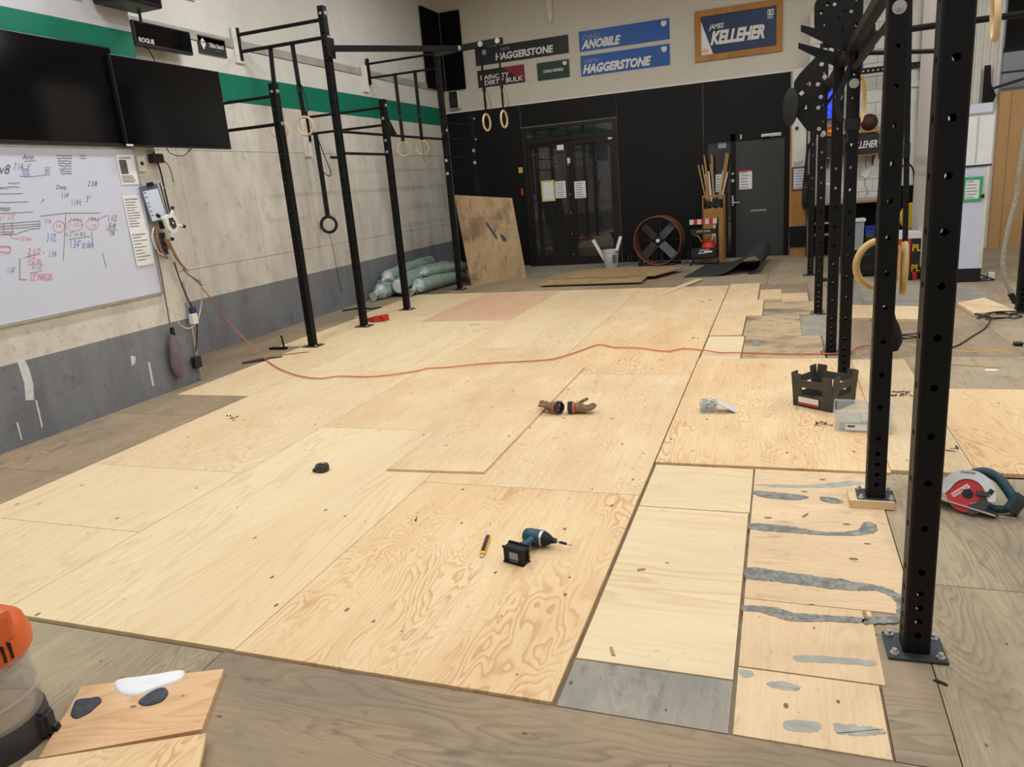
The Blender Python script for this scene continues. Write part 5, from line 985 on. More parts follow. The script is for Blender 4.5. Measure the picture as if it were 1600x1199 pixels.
MB().box(-.04, .14, 0, .01, 0, .34).build('board', 'panel_black', t)
for i in range(5): MB().box(-.03, .13, -.002, 0, .02 + i * .064, .052 + i * .064).build('stripe', 'paper', t)
t = thing('gym_bag', 'black bag hung behind the second drilled post', 'bag', (2.36, 10.7, .62)); MB().bbox(-.22, .16, -.12, .12, 0, .50, .05).build('body', 'cloth_black', t, True); MB().tube(spline([(-.15, 0, .48), (-.12, 0, .70), (0, 0, .8), (.08, 0, .70), (.1, 0, .48)], 5), .012, 6).build('handle', 'strap_black', t); MB().box(-.2, .14, -.1, .1, -.64, 0).build('stand', 'panel_black', t)
t = thing('machine_base', 'dark cluttered exercise machine on the floor behind the tan ring', 'machine', (1.78, 9.6, FZ)); MB().bbox(-.20, .22, -.10, .25, .0, .06, .01).build('base', 'black_steel', t); MB().cyl((.06, -.05, .22), (.06, .05, .22), .20, 24).build('flywheel', 'black_plastic', t, True); MB().tube(spline([(-.2, -.1, .06), (-.1, -.12, .25), (.05, -.12, .3), (.2, -.1, .1)], 4), .016, 6).build('frame_tube', 'dark_steel', t); MB().bbox(-.04, .20, -.10, .10, .45, .55, .02).build('console', 'black_plastic', t); MB().tube([(.06, 0, .3), (.06, 0, .47)], .02).build('console_post', 'black_steel', t)
t = thing('hand_clamp', 'small pink and black clamp at the foot of the cartons', 'clamp', pz(1421, 438, FZ)); MB().bbox(-.09, .03, -.03, .03, 0, .07, .01).build('jaw', 'black_plastic', t); MB().bbox(.03, .08, -.03, .03, 0, .10, .01).build('grip', 'red_plastic', t); MB().cyl((-.07, -.031, .04), (-.07, -.035, .04), .02).build('pivot', 'alu', t)
t = thing('small_clamp', 'tiny dark red clamp on the floor between the far posts', 'clamp', pz(1289, 440, FZ)); MB().bbox(-.06, .05, -.03, .03, 0, .05, .012).build('body', 'ball_brown', t); MB().cyl((.05, 0, .03), (.11, 0, .03), .012).build('tip', 'dark_steel', t)
# corrugated sheet, shutter and OSB
cor = MB(); n_ = 18
pts = [(3.36 + i * .025, 12.40 - (.03 if (i // 2) % 2 else 0)) for i in range(19)]
cor.add([(x, y, z) for z in (FZ, 4.4) for x, y in pts], [(i, i + 1, 19 + i + 1, 19 + i) for i in range(18)]); cor.add([(3.36, 12.46, FZ), (3.81, 12.46, FZ), (3.81, 12.46, 4.4), (3.36, 12.46, 4.4)], [(0, 1, 2, 3)])
tag(cor.build('wall_corrugated', 'white_paint'), 'white corrugated steel wall strip right of the nearest post', 'wall', kind='structure')
osb = MB().box(3.80, 6.99, 12.32, 12.36, FZ, 2.36).build('wall_osb', 'osb_wall'); tag(osb, 'knotty wooden board wall at the far right', 'wall', kind='structure')
for i in range(3):
    MB().box(3.81 + i * 1.06, 4.865 + i * 1.06, 12.305, 12.32, FZ, 2.355).build('wall_board', 'osb_wall', osb)
sh = MB().box(3.80, 6.99, 12.36, 12.42, 2.36, 4.6).build('wall_shutter', 'grey_panel'); tag(sh, 'grey sectional shutter with dark window above the boards', 'wall', kind='structure')
for z0, z1, m_ in ((2.40, 2.62, 'grey_panel'), (2.64, 2.92, 'grey_panel'), (2.98, 3.75, 'screen_black'), (3.78, 4.5, 'panel_black')): MB().bbox(3.82, 6.98, 12.335, 12.36, z0, z1, .004).build('shutter_section', m_, sh)
MB().box(3.81, 6.98, 12.32, 12.36, 2.92, 2.98).build('window_rail', 'panel_black', sh); MB().box(3.81, 6.98, 12.33, 12.36, 2.615, 2.645).build('joint_rail', 'dark_steel', sh)
t = thing('wall_brace', 'black steel bracket with a rod on the white corrugated strip', 'bracket', py_(1542, 140, 12.3)); MB().prism([(-.05, .35), (.03, .35), (.05, .08), (.13, -.10), (.05, -.32), (-.05, -.32)], (0, 0, 0), (1, 0, 0), (0, 0, 1), (0, .03, 0)).build('plate', 'black_steel', t); MB().cyl((.05, -.02, 0), (1.0, -.2, .22), .02).build('rod', 'dark_steel', t)
# climbing rope and the far right post foot
P = [py_(1600, 225, 6.45), py_(1590, 300, 6.45), py_(1575, 360, 6.45), py_(1567, 410, 6.45), py_(1572, 440, 6.45), py_(1584, 465, 6.45)]; t = thing('climbing_rope', 'grey climbing rope tied off at the far right post', 'rope', P[-1]); top = Vector((P[0].x + .25, 6.45, 4.9))
MB().tube([q - P[-1] for q in spline([top] + P, 8)], .021, 9).build('rope', 'rope_tan', t, True); MB().cyl((-.03, 0, .04), (.02, 0, -.05), .028, 10).build('end_wrap', 'black_plastic', t)
# loose new sheets lying right
A = thing('loose_sheet', 'pale plywood sheet lying flat behind the second drilled post', 'plywood sheet', (1.62, 6.62, FZ)); MB().prism([(-.28, -.20), (.42, -.38), (.42, .35), (-.25, .55)], (0, 0, .001), (1, 0, 0), (0, 1, 0), (0, 0, .03)).build('board', 'ply_cream', A)
A = thing('loose_sheet', 'pale square plywood offcut lying right of the nearest post', 'plywood sheet', pz(1540, 484, FZ)); MB().prism([tuple((q - A.location)[:2]) for q in (pz(1495, 478, FZ), pz(1537, 469.5, FZ), pz(1588, 490, FZ), pz(1522, 495, FZ))], (0, 0, .001), (1, 0, 0), (0, 1, 0), (0, 0, .03)).build('board', 'ply_cream', A)
A = thing('loose_sheet', 'half width plywood sheet lying loose over the seam in the middle', 'plywood sheet', (-1.22, 3.22, .001)); MB().prism([(-.30, -1.235), (.305, -1.20), (.30, 1.21), (-.305, 1.20)], (0, 0, 0), (1, 0, 0), (0, 1, 0), (0, 0, .013)).build('board', 'ply_swirl', A)

# ================================================================== TOOLS AND SMALL THINGS ON THE FLOOR
def frame(o, xdir, zdir=(0, 0, 1)):
    """orient an empty: local X along xdir, local Z close to zdir"""
    x = Vector(xdir).normalized(); z = Vector(zdir); y = z.cross(x).normalized(); z = x.cross(y)
    o.rotation_euler = Matrix((x, y, z)).transposed().to_euler()
# impact driver lying on its side; local X = bit axis, local -Y = towards the battery
body = pz(840, 843, .03); batt = pz(812, 868, .02); tip = pz(887, 842, .03)
t = thing('impact_driver', 'teal cordless impact driver with black battery lying on the plywood', 'power drill', (body.x, body.y, .001)); A = (pz(862, 836, .035) - pz(820, 828, .035)); A.z = 0; frame(t, A)
lb = t.rotation_euler.to_matrix().inverted() @ (batt - body); lb.z = 0; hd = lb.normalized(); hl = lb.length
MB().lathe([(.0, -.068), (.022, -.068), (.032, -.060), (.036, -.04), (.036, .02), (.033, .034), (.026, .040), (0, .040)], (0, 0, .038), (1, 0, 0), 22).build('motor_housing', 'tool_teal', t, True)
nose = MB().lathe([(.034, .030), (.031, .045), (.020, .066), (.014, .072), (.014, .08), (0, .08)], (0, 0, .038), (1, 0, 0), 20).build('nose_cone', 'rubber', t, True); MB().lathe([(.011, .078), (.012, .082), (.012, .094), (0, .094)], (0, 0, .038), (1, 0, 0), 14).build('chuck', 'dark_steel', nose)
MB().lathe([(.0355, .02), (.037, .022), (.037, .03), (.0345, .034)], (0, 0, .038), (1, 0, 0), 22, False).build('silver_collar', 'alu', t)
bit = MB().cyl((.09, 0, .037), (.112, 0, .036), .0035, 8).build('bit_shank', 'alu', t); MB().cyl((.112, 0, .036), (.145, 0, .034), .006, 10).build('bit_sleeve', 'dark_steel', bit); MB().cyl((.145, 0, .034), (.172, 0, .031), .003, 8).build('bit_tip', 'alu', bit)
MB().tube([Vector((-.01, 0, .036)) + hd * q for q in (.0, .03, .06, max(.085, hl - .02))], [.026, .021, .020, .026], 14).build('handle', 'tool_teal', t, True)
MB().obox(Vector((.016, 0, .036)) + hd * .045, (.010, 0, 0), hd * .014, (0, 0, .009)).build('trigger', 'rubber', t)
sdv = Vector((-hd.y, hd.x, 0)); bc = Vector((0, 0, .036)) + hd * (hl + .005)
fb = MB().obox(bc - hd * .012, sdv * .040, hd * .012, (0, 0, .032)).build('battery_foot', 'tool_teal_dark', t)
def rbox(c, u, v, w, bev):
    w = Vector(w) * (1 if Vector(u).cross(Vector(v)).dot(Vector(w)) > 0 else -1); bm = bmesh.new(); bmesh.ops.create_cube(bm, size=2); M3 = Matrix((Vector(u), Vector(v), Vector(w))).transposed()
    for q in bm.verts: q.co = Vector(c) + M3 @ q.co
    bmesh.ops.bevel(bm, geom=bm.edges[:], offset=bev, segments=2, affect='EDGES'); bm.normal_update(); mb = MB(); bm.verts.index_update(); mb.add([q.co for q in bm.verts], [[v_.index for v_ in f.verts] for f in bm.faces]); bm.free(); return mb
bp = rbox(bc + hd * .018, sdv * .044, hd * .021, Vector((0, 0, .034)), .008).build('battery', 'rubber', t, True)
MB().obox(bc + hd * .0395, sdv * .022, hd * .0006, Vector((0, 0, .016))).build('battery_label', 'grey_panel', bp)
mk = text('lettering', 'Li-ion 18V', bc + hd * .0405 + sdv * -.018 * (1 if sdv.x > 0 else -1) + Vector((0, 0, -.026)), sdv * .036 * (1 if sdv.x > 0 else -1), (0, 0, .006), 'letter_white', bp)
# utility knife
A, B = pz(752, 870, .01), pz(763, 838, .01); t = thing('utility_knife', 'yellow and black snap-off utility knife beside the driver', 'knife', (A.x, A.y, .001)); d = B - A; d.z = 0; L_ = d.length; frame(t, d)
MB().bbox(.025, L_, -.012, .012, 0, .014, .003).build('handle', 'knife_yellow', t); MB().bbox(.045, L_ - .004, -.009, .009, .014, .0175, .001).build('grip', 'black_plastic', t); MB().prism([(.0, -.008), (.012, .010), (.03, .010), (.03, -.008)], (0, 0, .005), (1, 0, 0), (0, 1, 0), (0, 0, .003)).build('blade', 'alu', t)
for i in range(6): MB().box(.05 + i * .012, .056 + i * .012, -.008, .008, .0175, .0188).build('grip_rib', 'charcoal_plastic', t)
# tape measure
t = thing('tape_measure', 'dark round tape measure lying on the left plywood sheets', 'tape measure', pz(504, 736, .001), (0, 0, .3)); MB().lathe([(.0, 0), (.036, 0), (.042, .006), (.042, .034), (.036, .042), (0, .042)], seg=24).build('case', 'charcoal_plastic', t, True); MB().bbox(-.055, -.02, -.02, .012, .002, .02, .004).build('tape_mouth', 'black_plastic', t); MB().lathe([(.018, .042), (.018, .047), (0, .047)], seg=16).build('button', 'glove_dark', t); MB().box(.0, .022, -.01, .01, .047, .05).build('clip', 'alu', t)
# gloves: one continuous skinned body each, cuffs and trim as parts
def skin(name, pts, edges, radii, mat, parent, sub_=2):
    me = bpy.data.meshes.new(name); me.from_pydata(pts, edges, []); me.materials.append(MATS[mat]); o = bpy.data.objects.new(name, me); COL.objects.link(o); o.parent = parent
    md = o.modifiers.new('skin', 'SKIN'); md.use_smooth_shade = True
    if not me.skin_vertices: me.attributes.new('skin', 'FLOAT_VECTOR', 'POINT')
    sv = me.skin_vertices[0].data
    for i, r in enumerate(radii): sv[i].radius = (r, r) if not isinstance(r, tuple) else r
    sv[0].use_root = True
    s2 = o.modifiers.new('smooth', 'SUBSURF'); s2.levels = sub_; s2.render_levels = sub_
    return o
def glove(label, c, xd, curl, thumb, flip=1, thumb_lift=.0):
    """local X runs from cuff to fingertips"""
    t = thing('work_glove', label, 'glove', (c[0], c[1], c[2])); frame(t, xd); P, E_, R = [], [], []
    def v(p, r): P.append(p); R.append(r); return len(P) - 1
    w0 = v((0, 0, .035), .030); w1 = v((.04, 0, .036), .036); w2 = v((.085, 0, .034), .040); E_.append((w0, w1)); E_.append((w1, w2))
    for i, (y, ln) in enumerate(((-.030, .060), (-.011, .074), (.009, .070), (.028, .055))):
        k0 = v((.112, y, .032), .0125); E_.append((w2, k0)); prev = k0
        for j in range(1, 4): f = j / 3; a = curl * f; q = v((.112 + ln * f * math.cos(a), y * (1 + .1 * f), .032 + ln * f * math.sin(a) * .6 + (.004 * i)), .0115 - .001 * j); E_.append((prev, q)); prev = q
    tb = v((.045, -.038 * flip, .036 + thumb_lift * .3), .015); E_.append((w1, tb)); tm = v((.075, -.062 * flip, .036 + thumb_lift * .7), .0125); E_.append((tb, tm)); tt = v((.11 + thumb * .01, -.085 * flip, .034 + thumb_lift), .0105); E_.append((tm, tt))
    skin('hand', P, E_, R, 'glove_tan', t)
    MB().lathe([(.034, -.005), (.041, .0), (.042, .028), (.036, .035)], (-.018, 0, .037), (1, 0, 0), 20, False).lathe([(.031, .0), (.033, .030)], (-.018, 0, .037), (1, 0, 0), 20, False).build('cuff', 'glove_dark', t, True)
    MB().lathe([(.0415, .030), (.0425, .034), (.040, .044)], (-.018, 0, .037), (1, 0, 0), 20, False).build('trim', 'glove_orange', t, True)
    MB().bbox(-.022, .012, -.020, .014, .076, .082, .002).build('wrist_tab', 'charcoal_plastic', t); MB().cyl((-.014, 0, .082), (-.014, 0, .085), .006, 10).build('snap', 'alu', t)
    return t
A, B = pz(873, 641, .03), pz(834, 632, .03); glove('brown work glove with its open black cuff facing right', (A.x, A.y, .012), (B.x - A.x, B.y - A.y, 0), .5, 1, -1, .02)
A, B = pz(893, 646, .0), pz(940, 645, .0); glove('brown work glove lying palm up with thumb raised to the right', (A.x, A.y, .002), (B.x - A.x, B.y - A.y, 0), .45, .5, -1, .045)
# net box of screws with its lid open
t = thing('screw_tub', 'clear tub of screws with an open white lid on right sheet', 'tub', pz(1107, 642, .005), (0, 0, .15)); mbx = MB(); 
for q in ((-.055, .055, -.05, -.047), (-.055, .055, .047, .05)): mbx.box(*q, 0, .075)
for q in ((-.055, -.052, -.047, .047), (.052, .055, -.047, .047)): mbx.box(*q, 0, .075)
mbx.box(-.052, .052, -.047, .047, 0, .003); mbx.build('tub', 'bin_clear', t); cn = MB(); rng = random.Random(2)
for i in range(220):
    p = Vector((rng.uniform(-.045, .045), rng.uniform(-.04, .04), rng.uniform(.006, .07))); d = Vector((rng.uniform(-1, 1), rng.uniform(-1, 1), rng.uniform(-.5, .5))).normalized() * .016; cn.tube([p - d, p + d], .0022, 4)
tag(cn.build('screws', 'bolt_zinc', t), 'heap of grey screws', None, kind='stuff')
lid = MB().obox((.115, -.02, .035), (.055, 0, -.030), (0, .048, 0), (.0015, 0, .0027)).build('lid', 'paper_blue', t); MB().tube([(.05, -.05, .072), (.0, -.056, .045), (-.04, -.054, .06)], .003, 5).build('latch_wire', 'alu', t)
# crate
Lc, Fc, Rc = pz(1241, 633, .004), pz(1299, 645, .004), pz(1326, 632, .004); sx = (Fc - Lc); s_len = .265
t = thing('milk_crate', 'grey open plastic crate standing on the right plywood sheet', 'crate', ((Lc.x + Fc.x) / 2, (Lc.y + Fc.y) / 2, .005)); frame(t, sx); w_ = sx.length; dp = .26; H_ = .225; tp = .022
def side(o0, u, n, ln, lab=False):
    """one tapered wall: posts, top rail, bottom rail; u along, n outward"""
    o0, u, n = Vector(o0), Vector(u), Vector(n); m_ = MB(); slope = Vector((0, 0, 1)) * H_ + n * tp; th = n * -.008
    def q(a0, a1, b0, b1, e0=0, e1=0):
        pl = [o0 + u * (a0 * ln) + slope * b0, o0 + u * (a1 * ln) + slope * b0, o0 + u * (a1 * ln + 0) + slope * b1, o0 + u * (a0 * ln) + slope * b1]; m_.add(pl + [p + th for p in pl], [(3, 2, 1, 0), (4, 5, 6, 7), (0, 1, 5, 4), (1, 2, 6, 5), (2, 3, 7, 6), (3, 0, 4, 7)])
    q(-.03, .22, .0, 1.0); q(.78, 1.03, .0, 1.0); q(.22, .78, .0, .36); q(.22, .78, .60, .82)
    return m_
X_, Y_ = Vector((1, 0, 0)), Vector((0, 1, 0))
for o0, u, n, ln in (((-w_ / 2, 0, 0), X_, -Y_, w_), ((w_ / 2, 0, 0), Y_, X_, dp), ((w_ / 2, dp, 0), -X_, Y_, w_), ((-w_ / 2, dp, 0), -Y_, -X_, dp)): side(o0, u, n, ln).build('side_panel', 'crate_grey', t)
MB().box(-w_ / 2, w_ / 2, 0, dp, .0, .012).build('bottom', 'crate_grey', t); MB().box(-w_ / 2 - .005, w_ / 2 + .005, -.006, dp + .005, 0, .008).build('base_rim', 'crate_grey', t)
MB().obox((-.02, -.012 - .004, .045), (w_ * .27, 0, 0), (0, .001, .0), (0, -.003, .026)).build('label', 'paper', t); MB().obox((-.02, -.0145, .026), (w_ * .27, 0, 0), (0, .0012, 0), (0, 0, .008)).build('label_stripe', 'red_plastic', t)
# clear storage bin with boxes
A, B = pz(1305, 674, .004), pz(1358, 677, .004); t = thing('storage_tub', 'clear plastic storage tub of small boxes behind the second post', 'tub', (A.x, A.y, .005)); frame(t, B - A); w_, dp, h_ = .30, .20, .13
for o0, u, n, ln in (((0, 0, 0), X_, -Y_, w_), ((w_, 0, 0), Y_, X_, dp), ((w_, dp, 0), -X_, Y_, w_), ((0, dp, 0), -Y_, -X_, dp)):
    o0, n, u = Vector(o0), Vector(n), Vector(u); MB().prism([(0, 0), (1, 0), (1, 1), (0, 1)], o0, u * ln, n * .012 + Vector((0, 0, h_)), n * -.003).build('wall', 'bin_clear', t)
MB().box(0, w_, 0, dp, 0, .004).build('bottom', 'bin_clear', t)
rim = MB().tube([(-.012, -.012, h_), (w_ + .012, -.012, h_), (w_ + .012, dp + .012, h_), (-.012, dp + .012, h_)], .006, 6, closed=True).build('rim', 'bin_clear', t)
for i, (x0, x1, y0, y1, z1, m_) in enumerate(((.02, .13, .02, .18, .055, 'adhesive_blue'), (.14, .27, .02, .18, .065, 'grey_box'))): MB().bbox(x0, x1, y0, y1, .005, z1, .004).build('inner_box', m_, t)
MB().box(.055, .17, -.004, -.0025, .012, .05).build('label', 'paper', t); MB().box(.065, .105, -.005, -.004, .03, .042).build('barcode', 'ink_black', t)
# circular saw
sc_ = pz(1512, 772, .075); t = thing('circular_saw', 'teal circular saw with silver guard and red blade, on old floor', 'circular saw', sc_); nrm_ = Vector((-.30, -.80, .52)).normalized(); bx_ = (AX_R * .93 - AX_U * .37); bx_ = (bx_ - nrm_ * bx_.dot(nrm_)).normalized(); cx_ = nrm_.cross(bx_).normalized()
t.rotation_euler = Matrix((bx_, cx_, nrm_)).transposed().to_euler()   # local X along the shoe, Y up in the blade plane, Z out of the blade face
MB().lathe([(0, -.001), (.084, -.001), (.084, .001), (0, .001)], seg=48).build('blade', 'blade_red', t); MB().lathe([(0, .001), (.010, .001), (.010, .008), (0, .008)], seg=6).lathe([(0, .001), (.022, .001), (.022, .004), (0, .004)], seg=20).build('blade_bolt', 'black_plastic', t)
b1 = MB().obox((-.03, .005, .0022), Vector((.6, .8, 0)) * .040, Vector((.8, -.6, 0)) * .010, (0, 0, .0006)).build('blade_print_panel', 'letter_white', t); text('lettering', 'DIABLO', Vector((-.030, .005, .0032)) - Vector((.6, .8, 0)) * .036 - Vector((-.8, .6, 0)) * .006, Vector((.6, .8, 0)) * .072, Vector((-.8, .6, 0)) * .012, 'blade_red', t, 0, .03)
text('blade_number', '7-1/4', (.025, -.045, .0022), Vector((.8, .5, 0)) * .03, Vector((-.5, .8, 0)) * .012, 'letter_white', t)
def arc(r, a0, a1, n=18): return [(r * math.cos(math.radians(a0 + (a1 - a0) * i / n)), r * math.sin(math.radians(a0 + (a1 - a0) * i / n))) for i in range(n + 1)]
gd = MB().prism(arc(.108, -2, 190) + [(-.085, -.03), (-.070, -.005)] + arc(.066, 168, 20, 14) + [(.085, -.01)], (0, 0, -.012), (1, 0, 0), (0, 1, 0), (0, 0, .022)).build('upper_guard', 'guard_silver', t); text('lettering', 'makita', (-.050, .080, .0106), (.055, .012, 0), (-.004, .013, 0), 'ink_black', gd, .15, .02)
MB().prism([(.076, .05), (.094, .044), (.088, .022), (.070, .03)], (0, 0, .0102), (1, 0, 0), (0, 1, 0), (0, 0, .002)).build('guard_window', 'black_plastic', gd)
MB().prism(arc(.094, -70, 10) + arc(.05, 10, -70), (0, 0, .003), (1, 0, 0), (0, 1, 0), (0, 0, .006)).build('lower_guard', 'charcoal_plastic', t); MB().obox((.055, .018, .012), (.026, .004, 0), (-.002, .010, 0), (0, 0, .006)).build('guard_lever', 'charcoal_plastic', t)
MB().box(-.125, .125, -.062, -.056, -.14, .012).build('shoe', 'alu', t)
MB().lathe([(.0, -.11), (.036, -.11), (.046, -.10), (.048, -.015), (0, -.015)], (.01, .0, 0), (0, 0, 1), 22).build('motor_housing', 'tool_teal_dark', t, True)
MB().tube(spline([(-.03, .09, -.05), (.02, .125, -.055), (.08, .115, -.055), (.13, .075, -.055), (.165, .04, -.055)], 5), [.020] * 6 + [.022] * 15, 12).build('handle', 'tool_teal', t, True); MB().tube(spline([(.165, .04, -.055), (.155, -.0, -.055), (.12, -.02, -.05), (.06, -.025, -.04)], 4), .017, 10).build('rear_brace', 'tool_teal_dark', t, True)
rbox((.175, .025, -.055), (.026, -.010, 0), (.012, .042, 0), (0, 0, .038), .007).build('battery', 'tool_teal_dark', t, True)
MB().obox((.185, .02, -.016), (.014, -.006, 0), (.006, .024, 0), (0, 0, .002)).build('battery_latch', 'black_plastic', t)
MB().obox((.10, -.045, .0), (.03, -.006, 0), (.002, .006, 0), (0, 0, .004)).build('depth_lever', 'black_plastic', t)
# offcut board with filler, second board, shop vacuum
q4 = [pz(*p, FZ + .018) for p in ((128, 1073), (350, 1045), (315, 1140), (60, 1185))]; base = q4[0]; t = thing('offcut_board', 'square plywood offcut with white and dark filler blobs, lower left', 'offcut', (base.x, base.y, FZ)); pl = [tuple((p - base)[:2]) for p in q4]
ga = math.atan2(pl[1][1] - pl[0][1], pl[1][0] - pl[0][0]) - math.pi / 2; cg, sg_ = math.cos(-ga), math.sin(-ga)   # grain (local Y) along the long edge
MB().prism([(x * cg - y * sg_, x * sg_ + y * cg) for x, y in pl], (0, 0, 0), (1, 0, 0), (0, 1, 0), (0, 0, .018)).build('board', 'ply_filler', t, rot=(0, 0, ga))
def blob(parent, pts, z, mat, name, th=.006):
    q = spline([pz(a, b, z) for a, b in pts], 5, True); c = sum(q, Vector()) / len(q); L = Vector(parent.location); mb = MB(); n = len(q); vs = []
    for f, h in ((1, 0), (.97, th * .6), (.88, th), (.5, th * 1.05)): vs += [Vector((c.x + (p.x - c.x) * f, c.y + (p.y - c.y) * f, z + h)) - L for p in q]
    fs = [(k_ * n + i, k_ * n + (i + 1) % n, (k_ + 1) * n + (i + 1) % n, (k_ + 1) * n + i) for k_ in range(3) for i in range(n)] + [tuple(3 * n + i for i in range(n))]
    mb.add(vs, fs).build(name, mat, parent, True)
blob(t, [(178, 1072), (185, 1064), (215, 1060), (250, 1055), (284, 1049), (288, 1054), (278, 1065), (255, 1074), (235, 1081), (215, 1088), (190, 1086)], FZ + .018, 'compound_white', 'white_filler', .009)
blob(t, [(113, 1108), (120, 1095), (140, 1092), (155, 1090), (159, 1097), (150, 1106), (140, 1115), (120, 1124), (111, 1119)], FZ + .018, 'adhesive_dark', 'dark_filler'); blob(t, [(216, 1098), (230, 1086), (245, 1078), (258, 1076), (263, 1084), (255, 1096), (240, 1102), (225, 1104)], FZ + .018, 'adhesive_dark', 'dark_filler')
q4 = [pz(*p, FZ + .037) for p in ((40, 1190), (322, 1146), (303, 1240), (-60, 1300))]; base = q4[0]; t = thing('offcut_board', 'strongly grained plywood offcut cut by the bottom edge, lower left', 'offcut', (base.x, base.y, FZ + .019)); MB().prism([tuple((p - base)[:2]) for p in q4], (0, 0, 0), (1, 0, 0), (0, 1, 0), (0, 0, .018)).build('board', 'ply_grain', t)
q4 = [pz(*p, FZ) for p in ((200, 1215), (290, 1200), (280, 1260), (160, 1290))]; base = q4[0]; t2 = thing('wood_spacer', 'wooden spacer under the grained offcut at the bottom edge', 'wood block', (base.x, base.y, FZ)); MB().prism([tuple((p - base)[:2]) for p in q4], (0, 0, 0), (1, 0, 0), (0, 1, 0), (0, 0, .018)).build('block', 'edge_wood', t2)
VC = Vector((-1.675, -.315, FZ)); t = thing('shop_vacuum', 'orange-topped shop vacuum with clear drum at the left edge', 'vacuum', VC); R = .148
MB().lathe([(R, .06), (R + .004, .10), (R + .005, .16), (R + .001, .22), (R - .006, .31), (R - .012, .31), (R - .006, .20), (R - .012, .07)], seg=40, cap=False).build('drum', 'drum_smoke', t, True)
for z in (.175, .285): MB().torus((0, 0, z), (0, 0, 1), R + .003, .006, 44, 8).build('drum_rib', 'drum_smoke', t, True)
MB().lathe([(0, .05), (R - .02, .05), (R - .02, .10), (0, .10)], seg=32).build('debris', 'ply_tan', t)
MB().lathe([(R + .010, .0), (R + .014, .02), (R + .010, .085), (R + .002, .10), (R - .01, .10), (R - .01, .02), (0, .02)], seg=36).build('base', 'charcoal_plastic', t, True)
MB().lathe([(R + .002, .305), (R + .022, .315), (R + .024, .35), (R + .012, .395), (R - .03, .43), (0, .44)], seg=28).build('motor_head', 'vac_orange', t, True)
MB().bbox(.055, R + .016, -.055, .06, .36, .475, .022).build('head_block', 'vac_orange', t); MB().bbox(-.10, .08, -.03, .03, .44, .50, .012).build('carry_handle', 'charcoal_plastic', t)
for i in range(6): MB().obox(((R + .022) * math.cos(-.55 + i * .13), (R + .022) * math.sin(-.55 + i * .13), .352), (.006, 0, 0), (0, .003, 0), (0, 0, .026)).build('vent_slot', 'black_plastic', t)
for an in (-.9, .45, 2.2, 3.8):
    f = Vector((math.cos(an), math.sin(an), 0)); fo = rbox(f * (R + .012) + Vector((0, 0, .05)), f * .024, Vector((-f.y, f.x, 0)) * .03, Vector((0, 0, .045)), .012).build('caster_foot', 'charcoal_plastic', t, True); MB().cyl(f * (R + .03) + Vector((-f.y, f.x, 0)) * -.012 + Vector((0, 0, .022)), f * (R + .03) + Vector((-f.y, f.x, 0)) * .012 + Vector((0, 0, .022)), .022, 14).build('caster', 'black_plastic', fo)
# dustpan, pry bar and metal strips by the left posts
t = thing('dustpan', 'red plastic dustpan lying behind the tall left post', 'dustpan', pz(592, 501, .001), (0, 0, .9)); MB().prism([(-.10, 0), (.10, 0), (.16, .26), (-.16, .26)], (0, -.1, .002), (1, 0, 0), (0, 1, 0), (0, 0, .006)).build('pan', 'red_plastic', t)
for s in (-1, 1): MB().prism([(0, 0), (.27, 0), (.20, .03), (0, .075)], (s * .10, -.1, .006), (s * .06 / .265, 1, 0), (0, 0, 1), (.006, 0, 0)).build('side_wall', 'red_plastic', t)
MB().prism([(-.10, 0), (.10, 0), (.10, .08), (-.10, .08)], (0, -.106, .004), (1, 0, 0), (0, 0, 1), (0, .008, 0)).build('back_wall', 'red_plastic', t); MB().tube([(0, -.10, .06), (0, -.24, .05)], .016, 10).build('handle', 'red_plastic', t)
t = thing('pry_bar', 'small black foot pedal tool on the floor left of the first post', 'tool', pz(441, 546, FZ)); MB().bbox(-.16, .06, -.03, .03, 0, .025, .006).build('bar', 'black_steel', t); MB().tube([(.03, 0, .02), (.02, .0, .14), (.015, 0, .16)], .010, 8).build('stem', 'black_steel', t)
t = thing('metal_strips', 'dark flat metal strips lying on the floor by the first post', 'metal strip', pz(425, 560, FZ), (0, 0, .2)); 
for i, (dx, dy, ln) in enumerate(((0, 0, .42), (.08, .09, .5), (-.06, -.10, .36))): MB().obox((dx, dy, .004 + i * .004), (ln / 2, .10, 0), (-.012, .03, 0), (0, 0, .002)).build('strip', 'plate_steel' if i != 1 else 'edge_wood', t)
o = MB().tube(spline([(0, 0, .012), (.1, .12, .012), (.25, .18, .02), (.42, .10, .012), (.55, .2, .012)], 6), .012, 6).build('black_hose', 'black_cord', loc=pz(535, 487, FZ)); tag(o, 'short black hose on the floor between the left wall and posts', 'hose')
# loose screws: one mesh, shared
sm = MB().tube([(-.022, 0, .004), (.016, 0, .004), (.022, 0, .004)], [.001, .0024, .0024], 6).cyl((.022, 0, .004), (.025, 0, .004), .0048, 8, ).build('drywall_screw', 'screw_metal')
first = True
def screws(label, group, spots, z, seed, spread=.0):
    global first
    rng = random.Random(seed)
    for px, py in spots:
        if first: o = sm; first = False
        else: o = bpy.data.objects.new('drywall_screw', sm.data); COL.objects.link(o)
        p = pz(px, py, z); o.location = (p.x + rng.uniform(-spread, spread), p.y + rng.uniform(-spread, spread), z); o.rotation_euler = (0, 0, rng.uniform(0, 6.28)); tag(o, label, 'screw', group)
screws('dark screw in the little pile left of the clear storage tub', 'screws by the tub', [(1276, 661), (1281, 662), (1285, 664), (1288, 661), (1279, 666), (1294, 665)], .005, 1)
screws('dark screw in the scatter just behind the second post', 'screws behind the second post', [(1392 + (i * 7) % 30, 613 + (i * 5) % 10) for i in range(18)], .004, 2)
screws('dark screw of the few right of the nearest post', 'screws right of the nearest post', [(1478, 704), (1490, 702), (1496, 701), (1488, 706)], .003, 3)
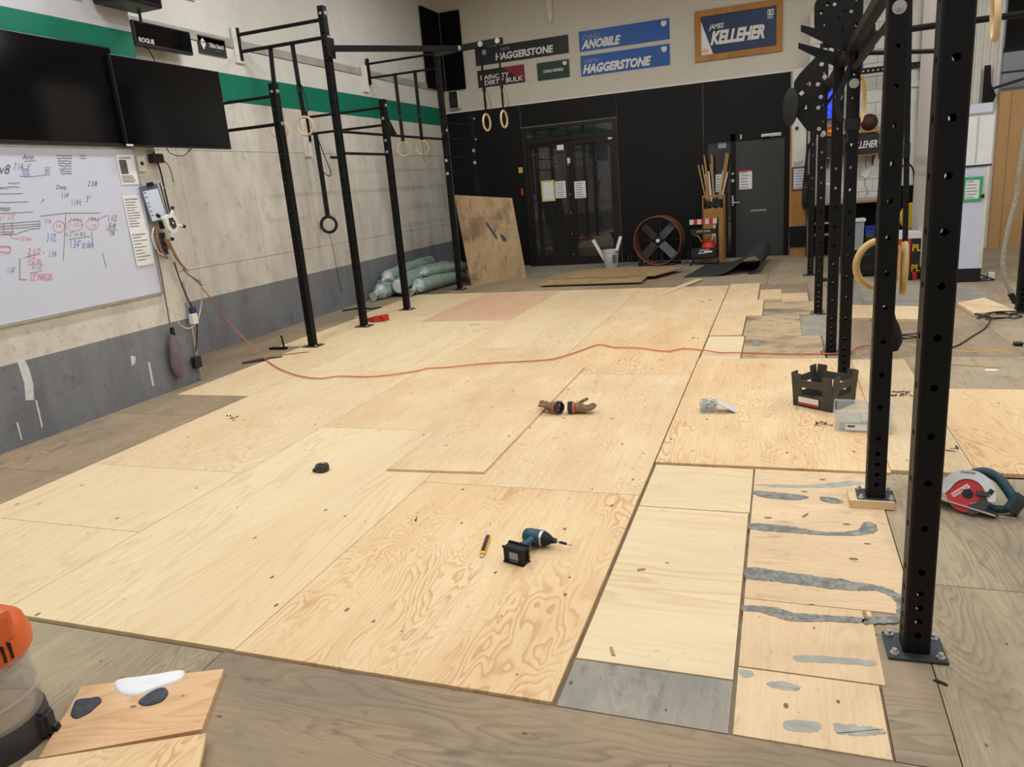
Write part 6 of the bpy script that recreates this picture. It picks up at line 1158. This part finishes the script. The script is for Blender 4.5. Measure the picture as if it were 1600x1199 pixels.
screws('dark screw in the cluster on the left sheets', 'screws on the left sheets', [(356, 651), (361, 651), (365, 653), (369, 653), (360, 655), (366, 656)], .001, 4)
screws('single dark screw on the grained sheet above the knife', 'single screw', [(651, 811)], .001, 5)
screws('dark screw in the small scatter near the pale strip on far sheets', 'screws near the far pale strip', [(738, 508), (743, 507), (749, 508)], .001, 6)
screws('dark screw of the three below the diagonal offcut', 'screws below the diagonal offcut', [(1095, 471), (1100, 472), (1108, 469)], .001, 7)
screws('dark screw of the pair beside the orange cord', 'screws beside the orange cord', [(1082, 529), (1090, 530)], .001, 8)
# chips and splinters of wood
def chip(label, px, py, ln, wd, ang, z, mat='edge_wood'):
    o = MB().prism([(-ln / 2, -wd / 2), (ln / 2, -wd * .2), (ln * .45, wd / 2), (-ln * .4, wd * .4)], (0, 0, 0), (1, 0, 0), (0, 1, 0), (0, 0, .004)).build('wood_chip', mat, loc=pz(px, py, z), rot=(0, 0, ang)); tag(o, label, 'wood chip')
chip('small curled wood chip in the middle of pale strip', 1002, 891, .035, .016, .3, -.008, 'dowel_wood'); chip('triangular wood splinter near the end of pale strip', 957, 1019, .05, .014, 1.9, -.008, 'dowel_wood'); chip('pale splinter on the stained sheet beside the second post', 1258, 806, .05, .006, 1.0, FZ + .006); chip('pale splinter on the stained sheet below the small pad', 1352, 962, .06, .012, 1.6, FZ + .008)
chip('dark bent staple on the old floor right of nearest post', 1470, 1068, .04, .014, -.6, FZ, 'screw_metal'); chip('pale shaving on the old floor below the saw', 1573, 809, .06, .012, -.2, FZ, 'ply_white'); chip('short pale strip on the far left sheets', 752, 515, .22, .05, .7, .001, 'ply_cream'); chip('long pale stick on the old floor right of nearest post', 1512, 572, .42, .02, -.35, FZ, 'dowel_wood'); chip('white scrap on the old floor right of the pale stick', 1549, 579, .09, .05, 0, FZ, 'paper')
# dried drips on the bay's grey band
for pts in ([(27, 565), (38, 562), (45, 575), (52, 600), (53, 625), (40, 626), (38, 600)], [(204, 556), (212, 557), (211, 568), (206, 572)], [(55, 626), (58, 626), (67, 667), (65, 669)], [(231, 566), (234, 566), (241, 603), (238, 604)], [(25, 660), (28, 660), (35, 687), (33, 688)]):
    P = [px_(a, b, XB + .001) for a, b in pts]; o = MB().prism([(p.y, p.z) for p in P], (XB + .0005, 0, 0), (0, 1, 0), (0, 0, 1), (.0015, 0, 0)).build('paint_drip', 'mud_white', bay)
